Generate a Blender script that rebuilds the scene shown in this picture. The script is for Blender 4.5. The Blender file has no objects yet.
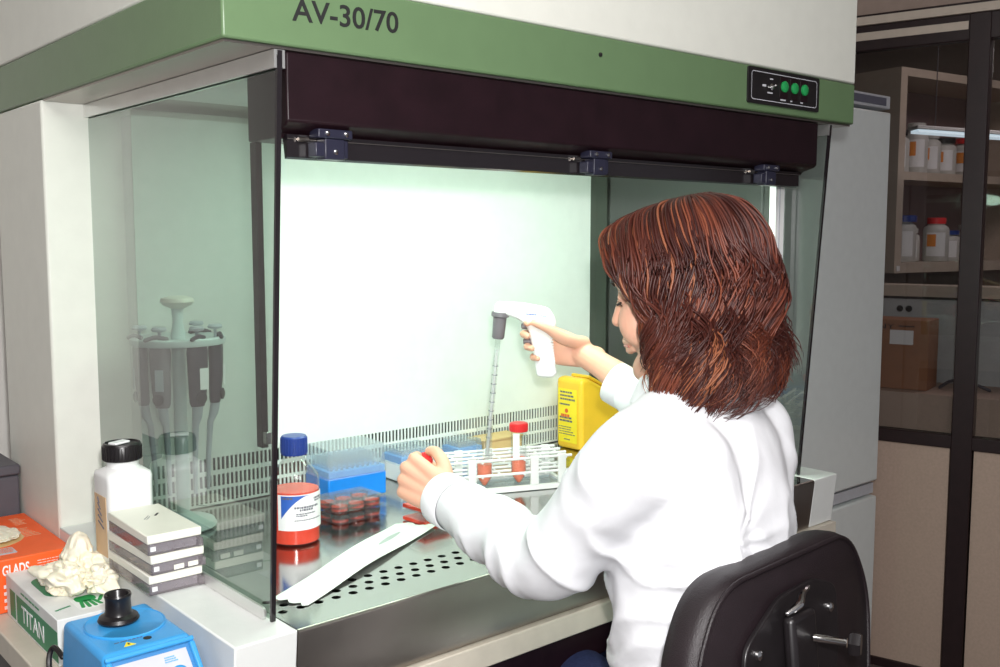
import bpy, bmesh, math, random
import numpy as np
from mathutils import Vector, Matrix, noise
random.seed(7); rng = np.random.default_rng(7)
SC = bpy.context.scene
COL = SC.collection
R = math.radians

# ------------------------------------------------------------------ camera, world, lights, exposure
cam_d = bpy.data.cameras.new('camera'); cam = bpy.data.objects.new('camera', cam_d); COL.objects.link(cam)
cam_d.sensor_width = 36; cam_d.lens = 992.997 / 1000 * 36; cam_d.clip_start = 0.02; cam_d.clip_end = 60
CAM = Vector((-0.5808, -1.0489, 1.2798)); YAW, PITCH = 0.7133, -0.0976
FW = Vector((math.sin(YAW)*math.cos(PITCH), math.cos(YAW)*math.cos(PITCH), math.sin(PITCH)))
cam.location = CAM; cam.rotation_euler = FW.to_track_quat('-Z', 'Y').to_euler()
SC.camera = cam

world = bpy.data.worlds.new('room_air'); SC.world = world; world.use_nodes = True
bg = world.node_tree.nodes['Background']; bg.inputs[0].default_value = (0.80, 0.80, 0.86, 1); bg.inputs[1].default_value = 0.24

def lamp(name, kind, loc, power, color=(1, 1, 1), target=None, **kw):
    d = bpy.data.lights.new(name, kind); d.energy = power; d.color = color
    for k, v in kw.items(): setattr(d, k, v)
    o = bpy.data.objects.new(name, d); COL.objects.link(o); o.location = loc
    if target is not None: o.rotation_euler = (Vector(target) - Vector(loc)).to_track_quat('-Z', 'Y').to_euler()
    return o
# the camera's own flash, just above the lens
lamp('camera_flash', 'SPOT', CAM + Vector((0.03, -0.02, 0.09)), 74, (1.0, 0.985, 0.98), CAM + FW*3 + Vector((0.03, 0, 0)),
     spot_size=R(95), spot_blend=0.6, shadow_soft_size=0.025)
# fluorescent tubes of the flow hood, behind the dark header
lamp('hood_lamp', 'AREA', (0.57, 0.26, 1.478), 11.5, (0.76, 1.0, 0.83), (0.57, 0.42, 0.8), shape='RECTANGLE', size=1.05, size_y=0.26)
# ceiling lighting of the laboratory, behind the photographer
lamp('room_lamp', 'AREA', (-0.6, -1.4, 2.55), 52, (1.0, 0.96, 0.95), (0.3, -0.1, 0.3), shape='RECTANGLE', size=2.4, size_y=0.6)
lamp('store_room_fill', 'AREA', (4.0, 0.2, 2.55), 12, (1.0, 0.86, 0.86), (4.0, 0.6, 0.0), shape='RECTANGLE', size=1.2, size_y=0.5)  # unseen fill, added to brighten the room behind the partition

SC.view_settings.view_transform = 'Standard'; SC.view_settings.look = 'None'
SC.view_settings.gamma = 1.0; SC.view_settings.use_curve_mapping = False
SC.view_settings.exposure = 0.0

# ------------------------------------------------------------------ materials
def mat(name, col, rough=0.5, metal=0.0, var=0.05, scale=30, bump=0.0, bscale=200, spec=0.5, emit=0.0, coat=0.0, sub=0.0, ecol=None):
    m = bpy.data.materials.new(name); m.use_nodes = True
    nt = m.node_tree; b = nt.nodes['Principled BSDF']; L = nt.links
    tc = nt.nodes.new('ShaderNodeTexCoord'); nz = nt.nodes.new('ShaderNodeTexNoise')
    nz.inputs['Scale'].default_value = scale; nz.inputs['Detail'].default_value = 4
    L.new(tc.outputs['Object'], nz.inputs['Vector'])
    cr = nt.nodes.new('ShaderNodeValToRGB')
    cr.color_ramp.elements[0].position = 0.3; cr.color_ramp.elements[1].position = 0.7
    cr.color_ramp.elements[0].color = tuple(max(0, c*(1-var)) for c in col) + (1,)
    cr.color_ramp.elements[1].color = tuple(min(1, c*(1+var)) for c in col) + (1,)
    L.new(nz.outputs['Fac'], cr.inputs['Fac']); L.new(cr.outputs['Color'], b.inputs['Base Color'])
    b.inputs['Roughness'].default_value = rough; b.inputs['Metallic'].default_value = metal
    b.inputs['Specular IOR Level'].default_value = spec
    b.inputs['Coat Weight'].default_value = coat
    if sub: b.inputs['Subsurface Weight'].default_value = sub; b.inputs['Subsurface Radius'].default_value = (0.012, 0.005, 0.003)
    if emit:
        b.inputs['Emission Color'].default_value = tuple(ecol or col) + (1,); b.inputs['Emission Strength'].default_value = emit
    if bump:
        n2 = nt.nodes.new('ShaderNodeTexNoise'); n2.inputs['Scale'].default_value = bscale; n2.inputs['Detail'].default_value = 3
        L.new(tc.outputs['Object'], n2.inputs['Vector'])
        bp = nt.nodes.new('ShaderNodeBump'); bp.inputs['Strength'].default_value = bump; bp.inputs['Distance'].default_value = 0.004
        L.new(n2.outputs['Fac'], bp.inputs['Height']); L.new(bp.outputs['Normal'], b.inputs['Normal'])
    return m

def sheer(name, tint, gloss=1.0, rough=0.02, diffuse=0.0, dcol=(1, 1, 1), ior=1.45):
    """thin clear plastic or glass: tinted see-through + fresnel reflection (+ some haze)"""
    m = bpy.data.materials.new(name); m.use_nodes = True; nt = m.node_tree; nt.nodes.clear(); L = nt.links
    out = nt.nodes.new('ShaderNodeOutputMaterial'); tr = nt.nodes.new('ShaderNodeBsdfTransparent'); gl = nt.nodes.new('ShaderNodeBsdfGlossy')
    tr.inputs[0].default_value = tuple(tint) + (1,); gl.inputs['Roughness'].default_value = rough
    lw = nt.nodes.new('ShaderNodeLayerWeight'); lw.inputs[0].default_value = 0.5
    pw_ = nt.nodes.new('ShaderNodeMath'); pw_.operation = 'POWER'; pw_.inputs[1].default_value = 5.0; L.new(lw.outputs['Facing'], pw_.inputs[0])
    f0 = ((ior-1)/(ior+1))**2
    mu = nt.nodes.new('ShaderNodeMath'); mu.operation = 'MULTIPLY_ADD'; mu.inputs[1].default_value = (1-f0)*gloss; mu.inputs[2].default_value = f0*gloss
    L.new(pw_.outputs[0], mu.inputs[0])
    base = tr.outputs[0]
    if diffuse:
        df = nt.nodes.new('ShaderNodeBsdfDiffuse')
        nz = nt.nodes.new('ShaderNodeTexNoise'); nz.inputs['Scale'].default_value = 90
        tc = nt.nodes.new('ShaderNodeTexCoord'); L.new(tc.outputs['Object'], nz.inputs['Vector'])
        cr = nt.nodes.new('ShaderNodeValToRGB'); cr.color_ramp.elements[0].color = tuple(c*0.9 for c in dcol)+(1,); cr.color_ramp.elements[1].color = tuple(dcol)+(1,)
        L.new(nz.outputs['Fac'], cr.inputs['Fac']); L.new(cr.outputs['Color'], df.inputs[0])
        m0 = nt.nodes.new('ShaderNodeMixShader'); m0.inputs[0].default_value = diffuse
        L.new(base, m0.inputs[1]); L.new(df.outputs[0], m0.inputs[2]); base = m0.outputs[0]
    mx = nt.nodes.new('ShaderNodeMixShader')
    L.new(mu.outputs[0], mx.inputs[0]); L.new(base, mx.inputs[1]); L.new(gl.outputs[0], mx.inputs[2]); L.new(mx.outputs[0], out.inputs[0])
    return m

M = {}
M['white_paint'] = mat('white_enamel', (0.74, 0.76, 0.74), 0.32, var=0.02, bump=0.06, bscale=160)
M['cream_paint'] = mat('cream_enamel', (0.74, 0.75, 0.68), 0.42, var=0.02, bump=0.05, bscale=160)
M['green_paint'] = mat('green_enamel', (0.125, 0.205, 0.100), 0.35, var=0.03, bump=0.03, bscale=260)
M['back_panel'] = mat('white_backwall', (0.80, 0.84, 0.80), 0.5, var=0.02)
M['maroon'] = mat('dark_maroon', (0.013, 0.0045, 0.007), 0.4, var=0.2, spec=0.3)
M['shade_black'] = mat('cavity_shade', (0.012, 0.011, 0.011), 0.8)  # near-black colour stands in for shade inside the cavities
M['steel'] = mat('stainless_steel', (0.50, 0.50, 0.49), 0.13, 1.0, var=0.05, scale=12, bump=0.015, bscale=400)
M['steel_brushed'] = mat('brushed_steel', (0.36, 0.325, 0.295), 0.33, 1.0, var=0.06, scale=9, bump=0.02, bscale=300)
M['alu'] = mat('aluminium', (0.78, 0.78, 0.76), 0.3, 0.85, var=0.03)
M['chrome'] = mat('chrome', (0.8, 0.8, 0.8), 0.12, 1.0)
M['glass_side'] = sheer('smoked_glass', (0.42, 0.475, 0.44), 2.3, 0.0, ior=1.5)
M['glass_edge'] = mat('dark_glass_edge', (0.015, 0.012, 0.014), 0.15)
M['glass_clear'] = sheer('clear_window_glass', (0.80, 0.80, 0.80), 1.2, 0.0, ior=1.55)
M['black'] = mat('black_plastic', (0.012, 0.010, 0.011), 0.3, var=0.2)
M['black_vinyl'] = mat('black_vinyl', (0.012, 0.007, 0.009), 0.45, var=0.15, bump=0.25, bscale=700)
M['hinge'] = mat('blue_black_hinge', (0.018, 0.018, 0.036), 0.35)
M['white'] = mat('white_plastic', (0.86, 0.87, 0.86), 0.35, var=0.02)
M['offwhite'] = mat('cream_plastic', (0.84, 0.83, 0.73), 0.4, var=0.02)
M['beige'] = mat('beige_laminate', (0.58, 0.50, 0.42), 0.5, var=0.04)
M['bench_top'] = mat('bench_laminate', (0.60, 0.55, 0.46), 0.4, var=0.05)
M['grey'] = mat('dark_grey_plastic', (0.085, 0.08, 0.095), 0.5)
M['blue'] = mat('blue_enamel', (0.045, 0.33, 0.72), 0.33, var=0.04, bump=0.05, bscale=220)
M['recess_blue'] = mat('recess_blue', (0.04, 0.22, 0.50), 0.4)
M['blue_plastic'] = mat('blue_plastic', (0.01, 0.24, 0.80), 0.35)
M['blue_pale'] = mat('pale_blue_plastic', (0.13, 0.38, 0.80), 0.4)
M['navy'] = mat('navy_cap', (0.02, 0.05, 0.26), 0.35)
M['panel_grey'] = mat('pale_grey_panel', (0.55, 0.56, 0.60), 0.4)
M['orange'] = mat('orange_card', (0.95, 0.13, 0.02), 0.45, var=0.04)
M['red_cap'] = mat('red_plastic', (0.80, 0.035, 0.04), 0.35)
M['medium'] = mat('red_medium', (0.95, 0.075, 0.035), 0.15, var=0.02, emit=0.0, sub=0.0)
M['medium_top'] = mat('red_medium_pale', (0.85, 0.22, 0.12), 0.2)
M['pink_medium'] = mat('salmon_medium', (1.0, 0.27, 0.16), 0.2)
M['clear'] = sheer('clear_plastic', (0.95, 0.96, 0.96), 0.9, 0.05, 0.02)
M['clear_glass'] = sheer('bottle_glass', (0.90, 0.92, 0.90), 1.3, 0.02, 0.02)
M['frosty'] = sheer('frosted_plastic', (0.84, 0.89, 0.92), 0.9, 0.12, 0.20, (0.82, 0.88, 0.90))
M['milky'] = sheer('milky_plastic', (0.85, 0.86, 0.86), 0.8, 0.15, 0.55, (0.9, 0.9, 0.9))
M['clear_box'] = sheer('smoky_clear_plastic', (0.60, 0.56, 0.58), 1.0, 0.05, 0.35, (0.42, 0.38, 0.40))
M['label'] = mat('white_label', (0.88, 0.89, 0.89), 0.6, var=0.02)
M['ink'] = mat('grey_ink', (0.12, 0.12, 0.16), 0.7)
M['black_ink'] = mat('black_ink', (0.012, 0.012, 0.012), 0.6)
M['tape'] = mat('tan_tape', (0.66, 0.46, 0.28), 0.6)
M['label_blue'] = mat('blue_print', (0.03, 0.12, 0.50), 0.5)
M['yellow'] = mat('yellow_plastic', (0.93, 0.57, 0.035), 0.35, var=0.03)
M['yellow_label'] = mat('yellow_label', (0.95, 0.76, 0.03), 0.5)
M['red_ink'] = mat('red_ink', (0.75, 0.13, 0.03), 0.6)
M['paper'] = mat('paper_film', (0.80, 0.86, 0.80), 0.5, var=0.03)
M['paper_grey'] = mat('grey_print', (0.42, 0.47, 0.45), 0.6)
M['latex'] = mat('latex', (0.92, 0.87, 0.70), 0.55, var=0.05, bump=0.2, bscale=120, sub=0.1)
M['green_print'] = mat('green_print', (0.04, 0.26, 0.12), 0.5)
M['leaf_green'] = mat('bright_green_print', (0.02, 0.33, 0.09), 0.5)
M['card_white'] = mat('white_card', (0.78, 0.80, 0.79), 0.5)
M['card'] = mat('cardboard', (0.36, 0.165, 0.085), 0.7, var=0.08)
M['card_tan'] = mat('tan_card', (0.72, 0.50, 0.23), 0.7)
M['pip_grey'] = mat('pipette_grey', (0.20, 0.18, 0.20), 0.35, bump=0.1, bscale=500)
M['pip_dark'] = mat('pipette_charcoal', (0.035, 0.028, 0.045), 0.3)
M['pip_light'] = mat('pipette_light', (0.50, 0.55, 0.60), 0.35)
M['pale_teal'] = mat('pale_stand_plastic', (0.66, 0.76, 0.76), 0.4)
M['frame_dark'] = mat('dark_brown_frame', (0.020, 0.009, 0.010), 0.4, var=0.15)
M['fridge'] = mat('fridge_enamel', (0.77, 0.81, 0.80), 0.28, var=0.02, bump=0.04, bscale=300)
M['wall'] = mat('wall_paint', (0.78, 0.76, 0.72), 0.8, var=0.03, bump=0.05)
M['wall_dim'] = mat('beige_brown_wall', (0.34, 0.26, 0.22), 0.8)
M['floor'] = mat('brown_floor', (0.16, 0.12, 0.11), 0.5, var=0.12)
M['shelf'] = mat('shelf_laminate', (0.56, 0.47, 0.38), 0.6)
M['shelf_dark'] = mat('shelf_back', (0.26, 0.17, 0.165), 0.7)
M['green_light'] = mat('green_button', (0.015, 0.26, 0.07), 0.25, emit=0.10)
M['coat'] = mat('white_cotton', (0.86, 0.87, 0.90), 0.85, var=0.02, bump=0.12, bscale=60)
M['denim'] = mat('denim', (0.03, 0.045, 0.14), 0.9, var=0.2, scale=200)
M['skin'] = mat('skin', (0.80, 0.44, 0.31), 0.5, var=0.06, scale=18, sub=0.12, bump=0.06, bscale=250)
M['lash'] = mat('dark_lash', (0.03, 0.015, 0.01), 0.6)
M['eye'] = mat('eye_white', (0.8, 0.78, 0.75), 0.2)
M['iris'] = mat('iris', (0.10, 0.06, 0.03), 0.2)
M['nail'] = mat('nail', (0.82, 0.55, 0.46), 0.25)
M['shoe'] = mat('dark_shoe', (0.03, 0.025, 0.025), 0.5)
M['streak_glow'] = mat('reflected_streak', (0.75, 0.9, 1.0), 0.5, emit=0.9)  # glow imitating a reflected streak of light
M['cabinet_white'] = mat('pale_cabinet', (0.50, 0.52, 0.52), 0.5)
M['orange_tag'] = mat('orange_sticker', (0.85, 0.30, 0.05), 0.5)
M['jar_white'] = mat('jar_plastic', (0.60, 0.60, 0.56), 0.4)

def brick_panel():   # speckled partition board
    return mat('partition_board', (0.50, 0.375, 0.30), 0.6, var=0.06, scale=120)
M['board'] = brick_panel()

def hair_material():
    m = bpy.data.materials.new('auburn_hair'); m.use_nodes = True; nt = m.node_tree; L = nt.links
    b = nt.nodes['Principled BSDF']
    at = nt.nodes.new('ShaderNodeAttribute'); at.attribute_name = 'tone'
    cr = nt.nodes.new('ShaderNodeValToRGB'); e = cr.color_ramp.elements
    e[0].position = 0.0; e[0].color = (0.028, 0.006, 0.005, 1)
    e[1].position = 1.0; e[1].color = (0.34, 0.13, 0.06, 1)
    for p, c in ((0.35, (0.07, 0.016, 0.010, 1)), (0.7, (0.16, 0.040, 0.020, 1))):
        x = e.new(p); x.color = c
    L.new(at.outputs['Fac'], cr.inputs['Fac']); L.new(cr.outputs['Color'], b.inputs['Base Color'])
    b.inputs['Roughness'].default_value = 0.46; b.inputs['Specular IOR Level'].default_value = 0.4
    return m
M['hair'] = hair_material()

# ------------------------------------------------------------------ mesh helpers
ORG = {}
class MB:
    def __init__(s, mtx=None): s.v = []; s.f = []; s.m = mtx
    def add(s, vs, fs):
        o = len(s.v); s.v += [tuple(x) for x in vs]; s.f += [tuple(i+o for i in f) for f in fs]; return s
    def box(s, x0, x1, y0, y1, z0, z1):
        vs = [(x, y, z) for z in (z0, z1) for y in (y0, y1) for x in (x0, x1)]
        return s.add(vs, [(0, 2, 3, 1), (4, 5, 7, 6), (0, 1, 5, 4), (2, 6, 7, 3), (0, 4, 6, 2), (1, 3, 7, 5)])
    def hexa(s, b, t):      # bottom quad and top quad, both counter-clockwise seen from above
        return s.add(list(b)+list(t), [(3, 2, 1, 0), (4, 5, 6, 7), (0, 1, 5, 4), (1, 2, 6, 5), (2, 3, 7, 6), (3, 0, 4, 7)])
    def prism(s, poly, fn0, fn1):   # closed outline mapped by fn0 / fn1
        n = len(poly); a = [fn0(*p) for p in poly]; b = [fn1(*p) for p in poly]
        return s.add(a+b, [tuple(range(n-1, -1, -1)), tuple(range(n, 2*n))] + [(i, (i+1) % n, n+(i+1) % n, n+i) for i in range(n)])
    def lathe(s, prof, c=(0, 0, 0), n=32, ax=None, cap=True, sx=1.0, sy=1.0):
        c = Vector(c); az = Vector(ax or (0, 0, 1)).normalized()
        a = az.orthogonal().normalized() if abs(az.z) < 0.999 else Vector((1, 0, 0)); b = az.cross(a)
        vs = []; fs = []
        for r, z in prof:
            for i in range(n):
                t = 2*math.pi*i/n; vs.append(c + a*(r*sx*math.cos(t)) + b*(r*sy*math.sin(t)) + az*z)
        for k in range(len(prof)-1):
            for i in range(n):
                j = (i+1) % n; fs.append((k*n+i, k*n+j, (k+1)*n+j, (k+1)*n+i))
        if cap: fs.append(tuple(range(n-1, -1, -1))); fs.append(tuple((len(prof)-1)*n+i for i in range(n)))
        return s.add(vs, fs)
    def tube(s, pts, rad, n=10, sq=1.0):
        pts = [Vector(p) for p in pts]; k = len(pts); rad = rad if isinstance(rad, (list, tuple)) else [rad]*k
        t0 = (pts[1]-pts[0]).normalized(); up = t0.orthogonal().normalized(); vs = []; fs = []
        for i, p in enumerate(pts):
            t = (pts[min(i+1, k-1)]-pts[max(i-1, 0)]).normalized()
            up = (up - t*up.dot(t)); up = up.normalized() if up.length > 1e-6 else t.orthogonal().normalized(); w = t.cross(up)
            for j in range(n):
                a = 2*math.pi*j/n; vs.append(p + up*(rad[i]*math.cos(a)) + w*(rad[i]*sq*math.sin(a)))
        for i in range(k-1):
            for j in range(n): q = (j+1) % n; fs.append((i*n+j, i*n+q, (i+1)*n+q, (i+1)*n+j))
        fs.append(tuple(range(n-1, -1, -1))); fs.append(tuple((k-1)*n+i for i in range(n)))
        return s.add(vs, fs)
    def limb(s, pts, rad, n=16, per=6, caps=4):
        """smooth tapered limb with round ends"""
        P = [Vector(p) for p in pts]; k = len(P)
        if not isinstance(rad, (list, tuple)): rad = [rad]*k
        pp = []; rr = []
        for i in range(k-1):
            a, b, c, d = P[max(i-1, 0)], P[i], P[i+1], P[min(i+2, k-1)]
            for q in range(per):
                t = q/per
                pp.append(0.5*((2*b) + (c-a)*t + (2*a-5*b+4*c-d)*t*t + (3*b-a-3*c+d)*t**3)); rr.append(rad[i]*(1-t)+rad[i+1]*t)
        pp.append(P[-1]); rr.append(rad[-1])
        h = (pp[0]-pp[1]).normalized(); e = (pp[-1]-pp[-2]).normalized()
        st = [(pp[0]+h*rr[0]*math.sin(math.pi/2*j/caps), rr[0]*max(0.05, math.cos(math.pi/2*j/caps))) for j in range(caps, 0, -1)]
        en = [(pp[-1]+e*rr[-1]*math.sin(math.pi/2*j/caps), rr[-1]*max(0.05, math.cos(math.pi/2*j/caps))) for j in range(1, caps+1)]
        allp = st + list(zip(pp, rr)) + en
        return s.tube([a for a, _ in allp], [b for _, b in allp], n)
    def ell(s, c, r, rot=None, n=24, m=14):
        c = Vector(c); vs = []; fs = []
        for i in range(m+1):
            th = math.pi*(0.02+0.96*i/m)
            for j in range(n):
                ph = 2*math.pi*j/n
                p = Vector((r[0]*math.sin(th)*math.cos(ph), r[1]*math.sin(th)*math.sin(ph), -r[2]*math.cos(th)))
                vs.append(c + (rot @ p if rot else p))
        for i in range(m):
            for j in range(n): q = (j+1) % n; fs.append((i*n+j, i*n+q, (i+1)*n+q, (i+1)*n+j))
        fs.append(tuple(range(n-1, -1, -1))); fs.append(tuple(m*n+i for i in range(n)))
        return s.add(vs, fs)
    def sections(s, secs, n=32):   # (centre, axis a * ra, axis b * rb)
        vs = []; fs = []
        for c, a, b in secs:
            c, a, b = Vector(c), Vector(a), Vector(b)
            for j in range(n): t = 2*math.pi*j/n; vs.append(c + a*math.cos(t) + b*math.sin(t))
        for i in range(len(secs)-1):
            for j in range(n): q = (j+1) % n; fs.append((i*n+j, i*n+q, (i+1)*n+q, (i+1)*n+j))
        fs.append(tuple(range(n-1, -1, -1))); fs.append(tuple((len(secs)-1)*n+i for i in range(n)))
        return s.add(vs, fs)
    def mesh(s, name, org=Vector((0, 0, 0))):
        me = bpy.data.meshes.new(name)
        vs = [Vector(v) for v in s.v]
        if s.m is not None: vs = [s.m @ v for v in vs]
        me.from_pydata([v-org for v in vs], [], s.f); me.validate()
        bm = bmesh.new(); bm.from_mesh(me); bmesh.ops.recalc_face_normals(bm, faces=bm.faces); bm.to_mesh(me); bm.free()
        return me
    def build(s, name, material, parent=None, bevel=0.0, smooth=True, ang=35, seg=2):
        org = ORG[parent.name] if parent else (Vector((0, 0, 0)))
        if not parent:
            vs = np.array([tuple((s.m @ Vector(v)) if s.m is not None else v) for v in s.v])
            org = Vector((vs[:, 0].mean(), vs[:, 1].mean(), vs[:, 2].min()))
        me = s.mesh(name, org)
        return link(name, me, material, parent, org, bevel, smooth, ang, seg)

def link(name, me, material, parent, org, bevel=0.0, smooth=True, ang=35, seg=2):
    o = bpy.data.objects.new(name, me); COL.objects.link(o); ORG[o.name] = Vector(org)
    if parent: o.parent = parent
    else: o.location = org
    if isinstance(material, str): material = M[material]
    me.materials.append(material)
    if smooth:
        me.shade_smooth(); me.set_sharp_from_angle(angle=R(ang))
    if bevel:
        b = o.modifiers.new('bevel', 'BEVEL'); b.width = bevel; b.segments = seg; b.limit_method = 'ANGLE'; b.angle_limit = R(40)
        b.harden_normals = False
    return o

def thing(name, loc, label, cat, group=None):
    o = bpy.data.objects.new(name, None); COL.objects.link(o); o.location = loc; o.empty_display_size = 0.05
    ORG[o.name] = Vector(loc); return tag(o, label, cat, group)
def tag(o, label, cat, group=None):
    o['label'] = label; o['category'] = cat
    if group: o['group'] = group
    return o
def struct(o): o['kind'] = 'structure'; return o
def lab(o, label): o['label'] = label; return o

def rrect(w, h, r, n=6, cx=0.0, cy=0.0):     # rounded outline
    pts = []
    for sx, sy, a0 in ((1, 1, 0), (-1, 1, 90), (-1, -1, 180), (1, -1, 270)):
        for i in range(n+1):
            a = R(a0+90*i/n); pts.append((cx+sx*(w/2-r)+r*math.cos(a), cy+sy*(h/2-r)+r*math.sin(a)))
    return pts
def round_poly(pts, r, n=5):
    out = []; k = len(pts)
    for i in range(k):
        a, b, c = Vector(pts[i-1]), Vector(pts[i]), Vector(pts[(i+1) % k])
        rr = min(r, (a-b).length*0.45, (c-b).length*0.45)
        p = b+(a-b).normalized()*rr; q = b+(c-b).normalized()*rr
        for j in range(n+1): t = j/n; out.append(tuple((1-t)**2*p + 2*t*(1-t)*b + t*t*q))
    return out
def text_mesh(txt, size, depth=0.0006, sx=1.0, offset=0.0):
    cu = bpy.data.curves.new('lettering', 'FONT'); cu.body = txt; cu.size = size; cu.extrude = depth/2; cu.resolution_u = 4; cu.offset = offset
    o = bpy.data.objects.new('lettering_tmp', cu); COL.objects.link(o); bpy.context.view_layer.update()
    me = bpy.data.meshes.new_from_object(o.evaluated_get(bpy.context.evaluated_depsgraph_get()))
    bpy.data.objects.remove(o); bpy.data.curves.remove(cu)
    for v in me.vertices: v.co.x *= sx
    return me
def text_part(txt, size, origin, xdir, ydir, material, parent, name='lettering', sx=1.0, width=None, height=None, depth=0.0006, offset=0.0):
    me = text_mesh(txt, size, depth, sx, offset); xs = [v.co.x for v in me.vertices]; ys = [v.co.y for v in me.vertices]
    kx = width/(max(xs)-min(xs)) if width else 1; ky = height/(max(ys)-min(ys)) if height else 1
    x0, y0 = min(xs), min(ys); X = Vector(xdir).normalized(); Y = Vector(ydir).normalized(); Z = X.cross(Y); org = ORG[parent.name]
    for v in me.vertices: v.co = Vector(origin) + X*((v.co.x-x0)*kx) + Y*((v.co.y-y0)*ky) + Z*v.co.z - org
    return link(name, me, material, parent, org, smooth=False)
def text_lines(origin, xdir, ydir, w, h, rows, material, parent, name='printed_text', seed=1, thick=0.4, depth=0.0004):
    """small unreadable print: rows of short strokes, one mesh"""
    rd = random.Random(seed); X = Vector(xdir).normalized(); Y = Vector(ydir).normalized(); Z = X.cross(Y); O = Vector(origin); mb = MB()
    for k in range(rows):
        y1 = h*(1-k/rows); y0 = y1 - h/rows*thick; x = 0; end = w*rd.uniform(0.6, 1)
        while x < end:
            l = min(w*rd.uniform(0.05, 0.2), w-x)
            if l > 0.0006: mb.prism([(x, y0), (x+l, y0), (x+l, y1), (x, y1)], lambda a, b: O+X*a+Y*b, lambda a, b: O+X*a+Y*b+Z*depth)
            x += l + w*0.03
    return mb.build(name, material, parent, smooth=False)
def remesh_obj(mb, name, voxel, smooth_iter, org, factor=0.5):
    me = mb.mesh('tmp', org); o = bpy.data.objects.new('tmp', me); COL.objects.link(o)
    r = o.modifiers.new('r', 'REMESH'); r.mode = 'VOXEL'; r.voxel_size = voxel
    if smooth_iter:
        s = o.modifiers.new('s', 'SMOOTH'); s.factor = factor; s.iterations = smooth_iter
    bpy.context.view_layer.update()
    out = bpy.data.meshes.new_from_object(o.evaluated_get(bpy.context.evaluated_depsgraph_get())); out.name = name
    bpy.data.objects.remove(o); bpy.data.meshes.remove(me)
    return out

# ------------------------------------------------------------------ room shell
ZT = 0.80        # worktop height
FL = -0.22       # floor level (the bench is a high one)
struct(MB().box(-10, 6.2, -4, 4.2, FL-0.05, FL).build('floor', 'floor'))
struct(MB().box(-10, 6.2, -4, 4.2, 2.62, 2.68).build('ceiling', 'wall'))
struct(MB().box(-10, 2.455, 1.20, 1.28, FL, 2.62).build('wall_back', 'wall'))
struct(MB().box(-1.7, 6.2, 4.1, 4.18, FL, 2.62).build('wall_far', 'wall_dim'))
struct(MB().box(6.1, 6.18, -4, 4.1, FL, 2.62).build('wall_right', 'wall_dim'))

# glazed partition on the right, running away and to the left
PA = Vector((2.674, 0.379, 0)); PU = Vector((-0.236, 0.972, 0)).normalized(); PN = Vector((0.972, 0.236, 0)).normalized()
def pbox(mb, t0, t1, n0, n1, z0, z1):
    b = [PA+PU*a+PN*c for a, c in ((t0, n0), (t0, n1), (t1, n1), (t1, n0))]
    return mb.hexa([p+Vector((0, 0, z0)) for p in b], [p+Vector((0, 0, z1)) for p in b])
part = bpy.data.objects.new('window_1', None); COL.objects.link(part); part.location = PA; ORG[part.name] = PA.copy(); part['kind'] = 'structure'
T0, T1 = -1.43, 0.835
fr = MB()
pbox(fr, T0, T1, 0.0000, 0.0460, 1.9010, 1.9838); pbox(fr, T0, T1, 0.0000, 0.0460, 0.5799, 0.6240)
for t in (-1.38, -0.685, 0.011, 0.800): pbox(fr, t-0.0322, t+0.0322, -0.0037, 0.0506, FL, 1.9838)
pbox(fr, T0, T1, 0.0000, 0.0460, FL, FL+0.03)
fr.build('frame', 'frame_dark', part, bevel=0.003)
tr = MB(); pbox(tr, T0, T1, -0.0110, 0.0460, 1.9847, 2.0114); tr.build('trim_strip', 'beige', part)
tr = MB(); pbox(tr, 0.0460, 0.5704, -0.0028, 0.0000, 1.9350, 1.9608); tr.build('inset_strip', 'beige', part)
for a, b in ((-1.345, -0.722), (-0.644, -0.026), (0.048, 0.765)):
    g = MB(); pbox(g, a, b, 0.0184, 0.0239, 0.6240, 1.9010); g.build('pane', 'glass_clear', part, smooth=False)
    g = MB(); pbox(g, a, b, 0.0110, 0.0276, FL+0.03, 0.5799); g.build('lower_board', 'board', part, smooth=False)
up = MB(); pbox(up, T0, T1, 0.0000, 0.0460, 2.0206, 2.62); up.build('upper_wall', 'wall_dim', part)
up = MB(); pbox(up, T0, T1, 0.0037, 0.0423, 2.0114, 2.0206); up.build('shadow_gap', 'frame_dark', part)

# ------------------------------------------------------------------ bench under the hood
bench = thing('lab_bench', (0.51, 0.47, FL), 'long beige laboratory bench carrying the flow hood', 'bench')
MB().box(-0.214, 1.236, 0.0, 0.95, 0.664, 0.70).build('top', 'bench_top', bench, bevel=0.002)
MB().box(-0.19, 1.21, 0.03, 0.92, 0.60, 0.6635).build('apron', 'maroon', bench)
for x in (-0.16, 1.18):
    for y in (0.06, 0.90):
        MB().box(x-0.025, x+0.025, y-0.025, y+0.025, FL, 0.5995).build('leg', 'maroon', bench, bevel=0.003)

# ------------------------------------------------------------------ the laminar flow hood
A = 0.083; W = 1.15; ZB = 1.497; ZTOP = 1.574
hood = thing('flow_hood', (0.57, 0.45, 0.701), 'large green and white laminar flow hood with smoked side glass', 'flow hood')
MB().box(-A, W+A, 0.641, 0.911, 0.701, ZB-0.001).build('rear_cabinet', 'cream_paint', hood, bevel=0.004)
can = MB().box(-A, W+A, -0.010, 0.905, ZB, ZTOP).build('canopy', 'green_paint', hood, bevel=0.003)
MB().box(-A, W+A, -0.010, 0.905, ZTOP+0.0005, 2.20).build('upper_housing', 'cream_paint', hood, bevel=0.003)
MB().box(-A+0.004, W+A-0.004, -0.004, 0.64, ZB-0.0035, ZB-0.0005).build('canopy_underside', 'steel_brushed', hood)
text_part('AV-30/70', 0.03, (0.003, -0.0104, 1.5255), (1, 0, 0.03), (0, 0, 1), 'black_ink', can, width=0.148, height=0.026, offset=0.0004)
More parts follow.
